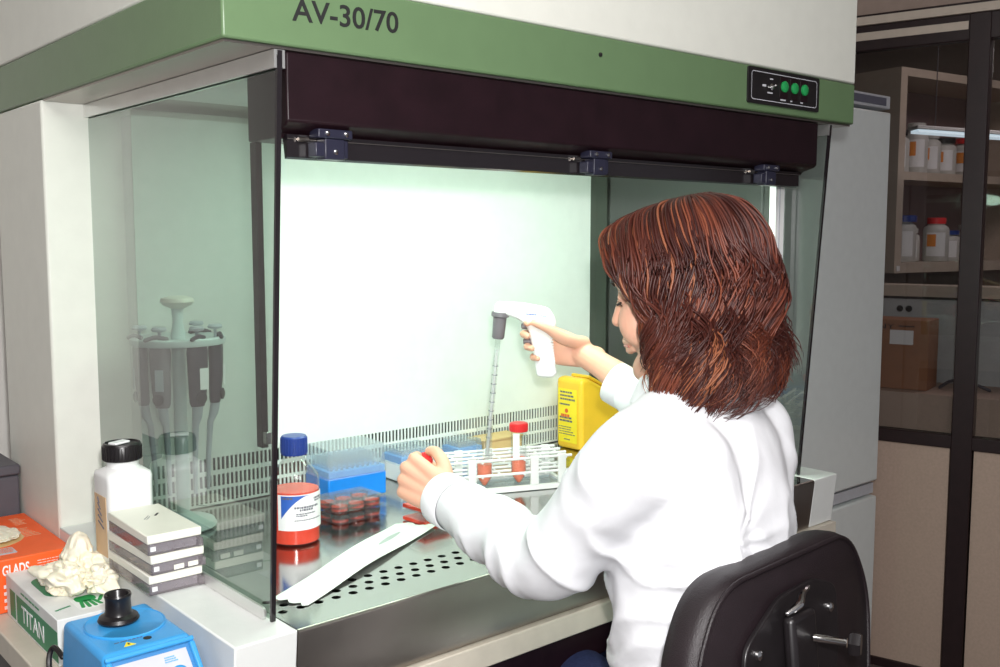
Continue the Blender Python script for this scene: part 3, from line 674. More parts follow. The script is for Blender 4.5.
# stacked multiwell plates
def plate(z, rot, label, lidded=True):
    c = Vector((0.3175, 0.385, z)); mt = Matrix.Translation(c) @ Matrix.Rotation(R(rot), 4, 'Z')
    t = thing('well_plate', c, label, 'well plate', 'stacked well plates')
    w, d = 0.0505, 0.040
    MB(mt).box(-w, w, -d, d, 0.0004, 0.0016).build('base', 'clear', t)
    wl = MB(mt); o = rrect(2*w, 2*d, 0.006, 4); i_ = rrect(2*w-0.002, 2*d-0.002, 0.005, 4); n = len(o)
    wl.add([(a, b, z_) for z_ in (0.0016, 0.0155) for a, b in o]+[(a, b, z_) for z_ in (0.0016, 0.0155) for a, b in i_],
           [(k, (k+1) % n, n+(k+1) % n, n+k) for k in range(n)]+[(2*n+k, 3*n+k, 3*n+(k+1) % n, 2*n+(k+1) % n) for k in range(n)]+[(n+k, n+(k+1) % n, 3*n+(k+1) % n, 3*n+k) for k in range(n)])
    wl.build('rim', 'clear', t)
    for ix in range(3):
        for iy in range(2):
            px, py = (ix-1)*0.0325, (iy-0.5)*0.037
            mw = Matrix.Translation(mt @ Vector((px, py, 0)))
            MB(mw).lathe([(0.0152, 0.0018), (0.0156, 0.0145), (0.0148, 0.0145), (0.0146, 0.0022)], (0, 0, 0), 24, cap=False).build('well', 'clear', t)
            MB(mw).lathe([(0.0146, 0.0019), (0.0146, 0.0082)], (0, 0, 0), 24).build('medium', 'medium', t)
    MB(mt).box(-w-0.0005, w+0.0005, -d-0.0005, d+0.0005, 0.0157, 0.0167).build('lid', 'clear', t)
    l2 = MB(mt); o = rrect(2*w+0.003, 2*d+0.003, 0.006, 4); n = len(o)
    l2.add([(a, b, z_) for z_ in (0.0095, 0.0172) for a, b in o], [(k, (k+1) % n, n+(k+1) % n, n+k) for k in range(n)]); l2.build('lid_skirt', 'clear', t)
plate(ZT+0.001, 3, 'lower clear well plate of red medium standing on the steel worktop')
plate(ZT+0.0195, 2, 'upper clear well plate of red medium, stacked beside the media bottle')

# pipette tip boxes
def tip_box(c, rot, w, d, hb, hl, label, base, lidm, band=None, grp='pipette tip boxes'):
    mt = Matrix.Translation(Vector(c)) @ Matrix.Rotation(R(rot), 4, 'Z')
    t = thing('tip_box', c, label, 'tip box', grp)
    MB(mt).box(-w/2, w/2, -d/2, d/2, 0.0005, hb).build('base', base, t, bevel=0.003)
    z = hb
    if band:
        MB(mt).box(-w/2+0.002, w/2-0.002, -d/2+0.002, d/2-0.002, hb+0.0002, hb+band).build('tip_tray', 'blue_pale', t, bevel=0.001); z = hb+band
    tips = MB(mt)
    for i in range(10):
        for j in range(7):
            px, py = -w/2+0.012+(w-0.024)*i/9, -d/2+0.011+(d-0.022)*j/6
            tips.lathe([(0.0028, z+0.0004), (0.0034, z+hl*0.5), (0.0030, z+hl*0.52)], (px, py, 0), 6)
    tips.build('tips', 'frosty', t)
    ld = MB(mt); r1 = rrect(w+0.002, d+0.002, 0.005, 3); r2 = rrect(w-0.004, d-0.004, 0.005, 3); n = len(r1)
    ld.add([(a, b, hb-0.002) for a, b in r1]+[(a, b, z+hl) for a, b in r2], [(k, (k+1) % n, n+(k+1) % n, n+k) for k in range(n)]+[tuple(range(n, 2*n))])
    ld.build('lid', lidm, t, ang=50)
tip_box((0.392, 0.515, ZT+0.0005), -2, 0.122, 0.088, 0.044, 0.040, 'large bright blue tip box with clear lid behind the media bottle', 'blue_plastic', 'frosty', 0.012)
tip_box((0.5600, 0.545, ZT+0.0005), -2, 0.090, 0.075, 0.036, 0.014, 'white tip box with blue tray between large blue box and left hand', 'white', 'frosty', 0.014)
tip_box((0.700, 0.553, ZT+0.0005), -2, 0.066, 0.060, 0.034, 0.014, 'small blue tip box behind the tube rack next to the tan carton', 'blue_pale', 'frosty', 0.010)
ck = thing('small_carton', (0.790, 0.560, ZT+0.0005), 'tan cardboard carton standing behind the white tube rack', 'carton')
MB().box(0.745, 0.853, 0.535, 0.588, ZT+0.0005, ZT+0.046).build('carton', 'card_tan', ck, bevel=0.001)
MB().box(0.743, 0.855, 0.533, 0.590, ZT+0.0465, ZT+0.050).build('flap', 'card_tan', ck)

# culture flasks under the left hand
def flask(z, label):
    c = Vector((0.405, 0.278, z)); t = thing('culture_dish', c, label, 'culture dish', 'culture dishes under the left hand')
    mt = Matrix.Translation(c) @ Matrix.Rotation(R(4), 4, 'Z'); w, d = 0.032, 0.030
    o = rrect(2*w, 2*d, 0.006, 4); n = len(o)
    MB(mt).add([(a, b, z_) for z_ in (0.0005, 0.019) for a, b in o], [(k, (k+1) % n, n+(k+1) % n, n+k) for k in range(n)]+[tuple(range(n))]).build('dish', 'clear', t)
    MB(mt).box(-w+0.0012, w-0.0012, -d+0.0012, d-0.0012, 0.0009, 0.0065).build('medium', 'medium', t)
    MB(mt).box(-w-0.0008, w+0.0008, -d-0.0008, d+0.0008, 0.0192, 0.0204).build('lid', 'clear', t)
flask(ZT+0.001, 'lower clear square dish of red medium under the left hand')
flask(ZT+0.0225, 'upper clear square dish of red medium directly below the left fingers')

# peeled paper wrapper lying on the worktop
pw = thing('pipette_wrapper', (0.2, 0.17, ZT+0.001), 'long torn white paper wrapper lying across the worktop', 'wrapper')
d0, d1 = Vector((0.037, 0.086)), Vector((0.371, 0.264)); ax = (d1-d0).normalized(); sd_ = Vector((-ax.y, ax.x)); Lw = (d1-d0).length
def wrap_pt(s, q, dz=0.0):
    wv = 0.5*(0.054 + (0.070-0.054)*s); z = ZT+0.0025+0.0035*math.sin(s*math.pi)**2 + 0.0012*math.sin(s*9+q*2)
    c = d0+ax*(Lw*s)+sd_*(wv*q); return Vector((c.x, c.y, z+dz))
mb = MB(); NS, NQ = 40, 8
for k in range(2):
    for i in range(NS+1):
        for j in range(NQ+1):
            s = i/NS; q = -1+2*j/NQ
            if i == 0: s = -0.012*math.sin(j*2.2)
            if i == NS: s = 1+0.02*math.sin(j*1.4)
            mb.v.append(tuple(wrap_pt(s, q, 0.0004*k)))
N1 = (NS+1)*(NQ+1)
for i in range(NS):
    for j in range(NQ):
        a = i*(NQ+1)+j; f = (a, a+1, a+NQ+2, a+NQ+1); mb.f.append(f); mb.f.append(tuple(N1+x_ for x_ in reversed(f)))
for i in range(NS):
    for j in (0, NQ): a = i*(NQ+1)+j; mb.f.append((a, a+NQ+1, a+NQ+1+N1, a+N1))
for j in range(NQ):
    for i in (0, NS): a = i*(NQ+1)+j; mb.f.append((a, a+1, a+1+N1, a+N1))
mb.build('wrapper', 'paper', pw, ang=80)
pr = MB()
for i in range(10):
    s0, s1 = 0.66+0.019*i, 0.66+0.019*(i+1); qw0 = 0.10*math.sin(math.pi*i/10)+0.05; qw1 = 0.10*math.sin(math.pi*(i+1)/10)+0.05
    pr.add([wrap_pt(s0, 0.05-qw0, 0.0008), wrap_pt(s1, 0.05-qw1, 0.0008), wrap_pt(s1, 0.05+qw1, 0.0008), wrap_pt(s0, 0.05+qw0, 0.0008)], [(0, 1, 2, 3)])
pr.build('printed_mark', 'paper_grey', pw)

# test-tube rack
rk = thing('tube_rack', (0.62, 0.35, ZT+0.001), 'white wire-type test tube rack standing in front of the right hand', 'tube rack')
ang = math.atan2(-0.099, 0.251)
RM = Matrix.Translation((0.636, 0.369, ZT+0.001)) @ Matrix.Rotation(ang, 4, 'Z')
LX, LY = 0.134, 0.047
bs_ = MB(RM).box(-LX, LX, -LY, -LY+0.008, 0.0, 0.010); bs_.box(-LX, LX, LY-0.008, LY, 0.0, 0.010); bs_.box(-LX, -LX+0.008, -LY+0.008, LY-0.008, 0, 0.010); bs_.box(LX-0.008, LX, -LY+0.008, LY-0.008, 0, 0.010)
bs_.build('base_frame', 'white', rk, bevel=0.001)
MB(RM).box(-LX+0.008, LX-0.008, -LY+0.008, LY-0.008, 0.003, 0.005).build('base_tray', 'frosty', rk)
for x_ in (-0.118, -0.062, 0.062, 0.118, -0.0):
    for y_ in (-LY+0.003, LY-0.003):
        if x_ == 0 and y_ < 0: x2 = -0.006
        else: x2 = x_
        if y_ < 0 and x_ == 0: continue
        MB(RM).box(x2-0.008, x2+0.008, y_-0.003, y_+0.003, 0.0105, 0.066).build('upright', 'white', rk, bevel=0.001)
for z in (0.034, 0.062):
    w = MB(RM)
    for j in range(4):
        y_ = -LY+0.003+(2*LY-0.006)*j/3; w.tube([(-LX-0.004, y_, z), (LX+0.004, y_, z)], 0.0028, 8)
    w.build('long_wires', 'white', rk)
    w = MB(RM)
    for i in range(7):
        x_ = -0.126+0.042*i; w.tube([(x_, -LY, z-0.003), (x_, LY, z-0.003)], 0.0018, 8)
    w.build('cross_wires', 'white', rk)
# conical tubes in the rack
def conical(c, label, cap, fill, sticker):
    c = Vector(c); t = thing('conical_tube', c, label, 'tube', 'conical tubes in the rack')
    MB().lathe([(0.0025, 0.0), (0.0045, 0.002), (0.0142, 0.017), (0.0148, 0.108), (0.0155, 0.110), (0.0155, 0.114)], c, 28, cap=False).build('tube', 'clear', t)
    MB().lathe([(0.002, 0.0012), (0.0040, 0.0028), (0.0134, 0.0175), (0.0138, fill), (0.001, fill+0.0003)], c, 28).build('medium', 'pink_medium', t)
    if cap:
        q = MB().lathe([(0.0165, 0.100), (0.0172, 0.101), (0.0172, 0.115), (0.0160, 0.1165), (0.001, 0.117)], c, 32)
        for k in range(28): a = 2*math.pi*k/28; q.lathe([(0.0006, 0.102), (0.0006, 0.114)], c+Vector((0.0172*math.cos(a), 0.0172*math.sin(a), 0)), 5)
        q.build('cap', 'red_cap', t)
    if sticker:
        a = math.atan2(CAM.y-c.y, CAM.x-c.x)-0.35; mb = MB(); n = 8
        for i in range(n+1):
            b = a-0.45+0.9*i/n
            for z in (0.048, 0.098): mb.v.append((c.x+0.0151*math.cos(b), c.y+0.0151*math.sin(b), c.z+z))
        for i in range(n): mb.f.append((2*i, 2*i+2, 2*i+3, 2*i+1))
        mb.build('writing_patch', 'label', t)
TUBE1 = Vector((0.597, 0.357, ZT+0.012)); TUBE2 = Vector((0.661, 0.332, ZT+0.012))
conical(TUBE1, 'open clear conical tube with the glass pipette standing in it', False, 0.042, False)
conical(TUBE2, 'conical tube of pink medium closed with a bright red cap', True, 0.050, True)

# yellow sharps container
yb_ = thing('sharps_bin', (1.045, 0.52, ZT+0.001), 'yellow sharps container with warning label against the back wall', 'sharps bin')
Z0 = ZT+0.001
yo = round_poly([(0.980, Z0), (1.112, Z0), (1.118, Z0+0.095), (1.070, Z0+0.132), (1.000, Z0+0.165), (0.978, Z0+0.160)], 0.012, 4)
MB().prism(yo, lambda a, b: (a, 0.478, b), lambda a, b: (a, 0.558, b)).build('body', 'yellow', yb_, bevel=0.009, seg=3)
MB().prism(round_poly([(1.012, Z0+0.162), (1.065, Z0+0.137), (1.069, Z0+0.143), (1.016, Z0+0.169)], 0.004, 3), lambda a, b: (a, 0.490, b), lambda a, b: (a, 0.546, b)).build('lid', 'yellow', yb_, bevel=0.004)
MB().box(1.112, 1.1165, 0.500, 0.536, Z0+0.03, Z0+0.08).build('handle_rib', 'yellow', yb_)
def yp(a, b, d=0.0): return Vector((0.9795-0.002*(b/0.16)-d, 0.553-a, Z0+b))
MB().prism([(0.004, 0.016), (0.062, 0.016), (0.062, 0.138), (0.004, 0.138)], lambda a, b: yp(a, b, 0.0003), lambda a, b: yp(a, b, 0.0009)).build('label', 'yellow_label', yb_)
yX = (0, -1, 0)
for (a, b, w_, h_, n_, m_, sd_, th_) in ((0.010, 0.108, 0.048, 0.024, 3, 'ink', 61, 0.5), (0.008, 0.097, 0.032, 0.007, 1, 'ink', 62, 0.5), (0.012, 0.072, 0.036, 0.008, 1, 'red_ink', 63, 0.8), (0.008, 0.060, 0.046, 0.014, 2, 'ink', 64, 0.6), (0.006, 0.030, 0.050, 0.022, 4, 'ink', 65, 0.35), (0.022, 0.020, 0.026, 0.004, 1, 'ink', 66, 0.6)):
    text_lines(yp(a, b, 0.0010), yX, (0, 0, 1), w_, h_, n_, m_, yb_, seed=sd_, thick=th_)
MB().lathe([(0.005, 0), (0.005, 0.0005)], yp(0.030, 0.088, 0.0009), 14, (-1, 0, 0)).build('hazard_mark', 'red_ink', yb_)

# pipette carousel
cr0 = Vector((0.077, 0.514, ZT+0.001))
ca = thing('pipette_carousel', cr0, 'round pale pipette stand with knob behind the left glass', 'pipette stand')
MB().lathe([(0.055, 0), (0.058, 0.003), (0.054, 0.010), (0.020, 0.018), (0.012, 0.024)], cr0, 40, sx=0.9).build('base', 'pale_teal', ca)
MB().lathe([(0.0105, 0.024), (0.0105, 0.300), (0.012, 0.318), (0.008, 0.340), (0.010, 0.364)], cr0, 24).build('column', 'pale_teal', ca)
MB().lathe([(0.010, 0.362), (0.023, 0.368), (0.027, 0.373), (0.025, 0.379), (0.015, 0.382), (0.001, 0.383)], cr0, 32).build('knob', 'offwhite', ca)
MB().lathe([(0.011, 0.306), (0.062, 0.3055), (0.073, 0.3045), (0.0745, 0.307), (0.0745, 0.3145), (0.072, 0.317), (0.062, 0.315), (0.011, 0.312)], cr0, 40).build('holder_ring', 'pale_teal', ca)
def pipette(az, label, dark, k):
    d = Vector((math.cos(az), math.sin(az), 0)); s = Vector((-d.y, d.x, 0)); c = cr0 + d*0.060
    t = thing('pipette', c + Vector((0, 0, 0.10)), label, 'pipette', 'pipettes on the carousel')
    m_ = 'pip_dark' if dark else 'pip_grey'
    MB().sections([(c+Vector((0, 0, z))-d*o_, s*w, d*q_) for z, w, q_, o_ in ((0.304, 0.0165, 0.011, 0), (0.296, 0.0180, 0.0115, 0), (0.26, 0.0165, 0.0110, 0.0), (0.23, 0.0150, 0.010, 0.002), (0.214, 0.0135, 0.009, 0.003), (0.208, 0.011, 0.008, 0.003))], 20).build('handle', m_, t, ang=50)
    MB().sections([(c+Vector((0, 0, 0.2075))-d*0.003, s*0.0085, d*0.008), (c+Vector((0, 0, 0.190))-d*0.006, s*0.008, d*0.0075), (c+Vector((0, 0, 0.175))-d*0.012, s*0.0055, d*0.005), (c+Vector((0, 0, 0.12))-d*0.016, s*0.0042, d*0.0042), (c+Vector((0, 0, 0.062))-d*0.018, s*0.0028, d*0.0028)], 16).build('shaft', 'pip_light', t)
    MB().lathe([(0.0025, 0.3045), (0.0025, 0.328), (0.011, 0.330), (0.0122, 0.333), (0.010, 0.3365), (0.001, 0.337)], c, 20).build('plunger', 'pip_light', t)
    MB().limb([c+Vector((0, 0, 0.318))+s*0.012, c+Vector((0, 0, 0.321))-s*0.002+d*0.008, c+Vector((0, 0, 0.317))-s*0.016+d*0.014], 0.0035, 10).build('finger_hook', m_, t)
    MB().lathe([(0.009, 0.0), (0.0095, 0.003), (0.005, 0.005)], c+Vector((0, 0, 0.222))+d*0.0075, 16, d).build('volume_wheel', 'black', t)
    q = c+d*0.0118+Vector((0, 0, 0.236))+s*0.004
    MB().prism([(-0.007, 0), (0.007, 0), (0.007, 0.034), (-0.007, 0.034)], lambda a, b: q+s*a+Vector((0, 0, b)), lambda a, b: q+s*a+Vector((0, 0, b))+d*0.0006).build('label', 'label' if dark else 'pip_light', t)
base_az = math.atan2(CAM.y-cr0.y, CAM.x-cr0.x)
for k, (a, dk, lb) in enumerate(((-78, 0, 'grey pipette hanging leftmost on the carousel'), (-28, 0, 'grey pipette hanging left of centre in front of the carousel column'),
                                 (28, 1, 'dark pipette hanging right of the carousel column, label facing forward'), (74, 1, 'dark pipette hanging rightmost on the carousel'), (150, 1, 'pipette hanging on the far side of the carousel'))):
    pipette(base_az+R(a), lb, dk, k)

# ------------------------------------------------------------------ pipette controller, pipette, cap
CR = Vector((math.cos(YAW), -math.sin(YAW), 0)); CV = Vector((math.sin(YAW), math.cos(YAW), 0)); CU = CR.cross(FW)
def unproj(u, v, depth):     # helper: a point at the given distance along the photographed direction
    d = FW + CR*((u-500)/992.997) - CU*((v-333.5)/992.997); return CAM + d*depth
GD = 1.835; gk = GD/992.997
G0 = unproj(500, 315, GD)
def gp(u, v, off=0.0): return G0 + CR*((u-500)*gk) - Vector((0, 0, 1))*((v-315)*gk) + CV*off
pc = thing('pipette_controller', gp(545, 377), 'white pistol-grip pipette controller held in the right hand', 'pipette controller')
outl = round_poly([(494, 307.5), (497, 301.5), (522, 302.5), (549, 307.5), (555, 318), (556.5, 325), (550.5, 329.5), (557, 374), (553, 377.5), (537, 377), (533, 350), (528, 328), (519, 319), (506, 314.5), (494, 314)], 4.5, 4)
bm_ = MB().prism(outl, lambda a, b: gp(a, b, -0.013), lambda a, b: gp(a, b, 0.013)).build('body', 'white', pc, bevel=0.005, seg=3)
rbm = MB()
for k in range(14):
    v0 = 335+2.8*k; rbm.prism([(537+0.12*(v0-335), v0), (552.5+0.09*(v0-335), v0-0.6), (552.5+0.09*(v0-335), v0+0.7), (537+0.12*(v0-335), v0+1.2)], lambda a, b: gp(a, b, -0.0128), lambda a, b: gp(a, b, -0.0142))
rbm.build('grip_ribs', 'white', pc)
text_lines(gp(526, 315, -0.0134), (CR - Vector((0, 0, 1))*0.10), Vector((0, 0, 1)), 0.022, 0.004, 1, 'label_blue', pc, seed=71, thick=0.5)
text_lines(gp(540.5, 317, -0.0134), (CR - Vector((0, 0, 1))*0.10), Vector((0, 0, 1)), 0.016, 0.004, 1, 'blue_pale', pc, seed=72, thick=0.4)
nz0 = gp(500.5, 312); tip = TUBE1 + Vector((0.002, -0.001, 0.030)); pd = (tip-nz0).normalized()
MB().lathe([(0.0165, 0.0), (0.0165, 0.008), (0.0125, 0.010), (0.0115, 0.047), (0.0095, 0.050)], nz0, 24, pd).build('nose_cone', 'pip_grey', pc)
for v0, L in ((326, 0.016), (341.5, 0.016)):
    q = gp(531 if v0 < 330 else 533, v0); MB().lathe([(0.0058, -0.004), (0.0058, L), (0.004, L+0.002)], q, 16, -CR).build('trigger', 'pip_grey', pc)
sp = thing('serological_pipette', tip, 'long clear graduated pipette pointing down into the open tube', 'pipette')
ps = nz0 + pd*0.0505; PLn = (tip-ps).length
MB().lathe([(0.0048, 0), (0.0048, 0.02), (0.0052, 0.026), (0.0052, PLn-0.025), (0.0015, PLn)], ps, 20, pd).build('barrel', 'clear', sp)
MB().lathe([(0.0032, 0.02), (0.0032, PLn-0.03)], ps, 12, pd).build('inner_bore', 'milky', sp)
gr = MB()
for k in range(9): gr.lathe([(0.00535, 0.05+0.017*k), (0.00535, 0.0510+0.017*k)], ps, 16, pd, cap=False)
gr.build('graduations', 'ink', sp)

# ------------------------------------------------------------------ the person
HC = Vector((0.437, -0.244, 1.213)); fy = R(-20); ptc = R(-13)
hf = Vector((math.sin(fy), math.cos(fy), 0)); hr = Vector((math.cos(fy), -math.sin(fy), 0))
hF = hf*math.cos(ptc) + Vector((0, 0, 1))*math.sin(ptc); hU = Vector((0, 0, 1))*math.cos(ptc) - hf*math.sin(ptc)
HM = Matrix((hr, hF, hU)).transposed()
def H(x, y, z): return HC + HM @ Vector((x, y, z))
tf = Vector((-0.30, 0.954, 0)); tr_ = Vector((0.954, 0.30, 0))       # torso axes
person = thing('person', (0.44, -0.29, FL), 'seated person with auburn hair in a white lab coat pipetting in the hood', 'person')
SL = Vector((0.276, -0.312, 1.030)); EL = unproj(548, 560, 1.255); WL = unproj(446, 500, 1.445)
SR = Vector((0.585, -0.215, 1.035)); ER = Vector((0.755, -0.05, 0.935)); WR = unproj(588, 366, 1.80)
body = MB()
# head
body.ell(H(0, -0.008, 0.028), (0.070, 0.080, 0.072), HM); body.ell(H(0, 0.033, -0.024), (0.060, 0.060, 0.082), HM)
body.limb([H(-0.052, 0.0, -0.052), H(-0.036, 0.052, -0.080), H(0, 0.076, -0.092), H(0.036, 0.052, -0.080), H(0.052, 0.0, -0.052)], [0.020, 0.020, 0.019, 0.020, 0.020])
body.ell(H(0, 0.083, -0.094), (0.018, 0.014, 0.014), HM)
for s in (-1, 1):
    body.ell(H(s*0.035, 0.063, -0.030), (0.026, 0.026, 0.032), HM); body.ell(H(s*0.009, 0.094, -0.028), (0.007, 0.008, 0.006), HM)
    body.ell(H(s*0.074, -0.008, -0.010), (0.008, 0.019, 0.030), HM)
    body.ell(H(s*0.031, 0.0735, 0.0050), (0.0145, 0.0125, 0.0105), HM)
    body.limb([H(s*0.016, 0.080, 0.010), H(s*0.031, 0.078, 0.013), H(s*0.046, 0.066, 0.009)], 0.0065, 10)
body.limb([H(-0.046, 0.068, 0.026), H(0, 0.083, 0.028), H(0.046, 0.068, 0.026)], 0.012)
body.limb([H(0, 0.082, 0.020), H(0, 0.097, -0.008), H(0, 0.1055, -0.022)], [0.0085, 0.0088, 0.0088], 12)
body.limb([H(0, 0.093, -0.030), H(0, 0.0895, -0.042), H(0, 0.090, -0.052)], [0.010, 0.011, 0.010], 12)
body.limb([H(-0.022, 0.085, -0.054), H(0, 0.0985, -0.0505), H(0.022, 0.085, -0.054)], [0.004, 0.0065, 0.004], 10)
body.limb([H(-0.019, 0.083, -0.063), H(0, 0.096, -0.063), H(0.019, 0.083, -0.063)], [0.004, 0.007, 0.004], 10)
body.limb([H(0, -0.028, -0.060), HC+Vector((-0.004, -0.012, -0.125)), Vector((0.425, -0.265, 1.02))], [0.053, 0.052, 0.060])
# trunk and legs (under the clothes)
hip = Vector((0.445, -0.285, 0.585))
body.sections([(hip+Vector((0, 0, -0.07)), tr_*0.12, tf*0.09), (hip, tr_*0.165, tf*0.11), (Vector((0.44, -0.285, 0.72)), tr_*0.128, tf*0.085), (Vector((0.435, -0.275, 0.90)), tr_*0.145, tf*0.095), (Vector((0.425, -0.268, 1.0)), tr_*0.15, tf*0.08), (Vector((0.425, -0.266, 1.06)), tr_*0.07, tf*0.055)], 28)
KL, KR = Vector((0.550, 0.08, 0.530)), Vector((0.690, 0.09, 0.540))
HLp, HRp = hip-tr_*0.085, hip+tr_*0.085
AL, AR = Vector((0.52, -0.07, 0.11)), Vector((0.66, -0.07, 0.11))
for h_, k_, a_ in ((HLp, KL, AL), (HRp, KR, AR)): body.limb([h_, k_, (k_+a_)/2+Vector((0, -0.01, 0)), a_], [0.055, 0.040, 0.036, 0.030])
# arms
body.limb([SL, EL, (EL+WL)/2, WL], [0.042, 0.036, 0.034, 0.0245])

def hand(mb, W_, X, Y, Z, curls, sc=1.0, spread=(0.10, 0.02, -0.06, -0.14), palm_z=0.0):
    X, Y, Z = X.normalized(), Y.normalized(), Z.normalized()
    def P(a, b, c): return W_ + (X*a+Y*b+Z*c)*sc
    kn = [(0.088, 0.027, 0.000), (0.092, 0.008, 0.002), (0.086, -0.011, 0.000), (0.077, -0.028, -0.003)]
    seg = [(0.040, 0.025, 0.020), (0.044, 0.028, 0.020), (0.041, 0.026, 0.019), (0.032, 0.020, 0.017)]
    rad = [(0.0098, 0.0088, 0.0078, 0.0066), (0.0100, 0.0090, 0.0080, 0.0068), (0.0094, 0.0086, 0.0076, 0.0064), (0.0084, 0.0074, 0.0066, 0.0056)]
    tips = []
    for (a, b, c), sg, rr, cu, spd in zip(kn, seg, rad, curls, spread):
        mb.limb([P(0.004, b*0.55, 0.0), P(a*0.55, b*0.85, 0.001), P(a, b, c)], [0.0135*sc, 0.0125*sc, 0.0112*sc], 12)
        ang_ = 0; p = Vector((a, b, c)); pts = [P(*p)]
        for L, cd in zip(sg, cu):
            ang_ += R(cd); p = p + Vector((math.cos(ang_)*math.cos(spd), math.cos(ang_)*math.sin(spd), -math.sin(ang_)))*L; pts.append(P(*p))
        # keep the knuckles: linear pieces between joints
        for i in range(3): mb.limb([pts[i], pts[i+1]], [rr[i]*sc, rr[i+1]*sc], 12)
        tips.append((pts[-1], (pts[-1]-pts[-2]).normalized(), ang_))
    mb.ell(P(0.045, 0.000, -0.004), (0.040*sc, 0.034*sc, 0.013*sc), Matrix((X, Y, Z)).transposed() if X.cross(Y).dot(Z) > 0 else Matrix((X, Y, X.cross(Y))).transposed())
    mb.limb([W_-X*0.02*sc, P(0.012, 0, 0)], [0.0235*sc, 0.0215*sc], 14)
    return P, tips
# left hand: back of the hand to the room, thumb up, pinching the red cap
lx = (-CR*0.72 + CV*0.50 + Vector((0, 0, 0.34))).normalized(); ly = (CR*0.52 + Vector((0, 0, 0.85)) + CV*0.12); ly = (ly - lx*ly.dot(lx)).normalized()
lz = lx.cross(ly).normalized()
if lz.dot(-CV) < 0: lz = -lz
Pl, tl = hand(body, WL, lx, ly, lz, [(62, 62, 30), (70, 70, 35), (74, 72, 35), (76, 70, 35)], 0.92)
capc = Pl(0.092, 0.030, -0.040)
body.limb([Pl(0.014, 0.020, -0.008), Pl(0.045, 0.044, -0.016), Pl(0.072, 0.052, -0.024), Pl(0.090, 0.047, -0.034)], [0.0125, 0.0105, 0.0092, 0.0075], 12)
# right hand: palm behind the grip, fingers round its front, thumb along the near side
gc = gp(543, 338); 
rx = (-CR*0.90 + Vector((0, 0, 0.26)) + CV*0.10).normalized(); rz = CV - rx*CV.dot(rx); rz.normalize(); ry = Vector((0, 0, 1)) - rx*rx.z; ry = (ry - rz*ry.dot(rz)).normalized()
WRh = WR
off = rz*0.0
# place the palm so that the knuckles pass the far side of the grip
kn_target = gp(545, 344, 0.031); Wr2 = kn_target - rx*0.089*0.92
Pr, trr = hand(body, Wr2, rx, ry, rz, [(26, 42, 32), (34, 50, 36), (40, 50, 36), (40, 52, 38)], 0.92, spread=(0.10, 0.0, -0.10, -0.20))
WRa = Wr2 - rx*0.03*0 + Vector((0, 0, 0)); body.limb([SR, ER, ER*0.5+WRa*0.5, ER*0.15+WRa*0.85, WRa+rx*0.01], [0.042, 0.036, 0.034, 0.0245, 0.0225], 16)
body.limb([Pr(0.012, 0.022, -0.006), gp(563, 338, -0.012), gp(548, 327.5, -0.0235), gp(534, 321.5, -0.0215)], [0.0135, 0.0120, 0.0092, 0.0072], 12)
borg = ORG[person.name]
bme = remesh_obj(body, 'body', 0.0024, 4, borg)
bo = link('body', bme, 'skin', person, borg, ang=180)
# eyes, lids, brows
for s in (-1, 1):
    e = MB().ell(H(s*0.031, 0.0735, 0.001), (0.0112, 0.0105, 0.0082), HM, 18, 10).build('eye', 'eye', bo)
    MB().ell(H(s*0.031, 0.0825, -0.0015), (0.0052, 0.0022, 0.0045), HM, 14, 8).build('iris', 'iris', bo)
    MB().limb([H(s*0.019, 0.0835, -0.001), H(s*0.031, 0.0885, -0.002), H(s*0.044, 0.0785, -0.001)], 0.0017, 6).build('eyelash', 'lash', bo)
    MB().limb([H(s*0.016, 0.0935, 0.024), H(s*0.032, 0.089, 0.030), H(s*0.048, 0.074, 0.025)], [0.0018, 0.0026, 0.0014], 8).build('eyebrow', 'lash', bo)
MB().limb([H(-0.0225, 0.0890, -0.0585), H(0, 0.1010, -0.0565), H(0.0225, 0.0885, -0.0585)], [0.0012, 0.0028, 0.0012], 8).build('lips', mat('lip_skin', (0.62, 0.22, 0.18), 0.4), bo)
for tps, sc_ in ((tl, .86), (trr, .92)):
    for (p_, d_, a_) in tps: pass
# red screw cap pinched in the left fingers
scap = thing('screw_cap', capc, 'small red screw cap pinched between left thumb and finger', 'cap')
MB().lathe([(0.0105, -0.006), (0.0110, -0.005), (0.0110, 0.006), (0.0100, 0.0075), (0.001, 0.008)], capc, 28, (lx*0.25+ly*0.3+lz*0.9)).build('cap', 'red_cap', scap)

# lab coat: trunk, sleeves, collar as one cloth surface
def axis(c, a, b): return (Vector(c), tr_*a, tf*b)
coat = MB()
coat.sections([axis((0.452, -0.285, 0.500), 0.185, 0.135), axis((0.447, -0.285, 0.58), 0.190, 0.130), axis((0.440, -0.282, 0.68), 0.160, 0.112), axis((0.434, -0.278, 0.77), 0.150, 0.104),
               axis((0.430, -0.275, 0.87), 0.158, 0.110), axis((0.426, -0.270, 0.96), 0.168, 0.112), axis((0.424, -0.268, 1.02), 0.165, 0.098), axis((0.424, -0.266, 1.06), 0.120, 0.076), axis((0.424, -0.262, 1.085), 0.072, 0.066), axis((0.424, -0.258, 1.105), 0.064, 0.064)], 40)
EL2 = EL + Vector((0.0, 0, -0.004)); cuL = EL*0.13 + WL*0.87; cuR = ER*0.36 + WR*0.64
coat.limb([Vector((0.37, -0.280, 1.000)), SL, (SL+EL)/2+Vector((0.0, -0.004, 0.002)), EL2, EL*0.62+WL*0.38+Vector((0, 0, -0.004)), cuL], [0.070, 0.058, 0.055, 0.050, 0.047, 0.039], 28)
coat.limb([Vector((0.30, -0.295, 0.985)), Vector((0.36, -0.275, 0.93))], [0.055, 0.08], 24)
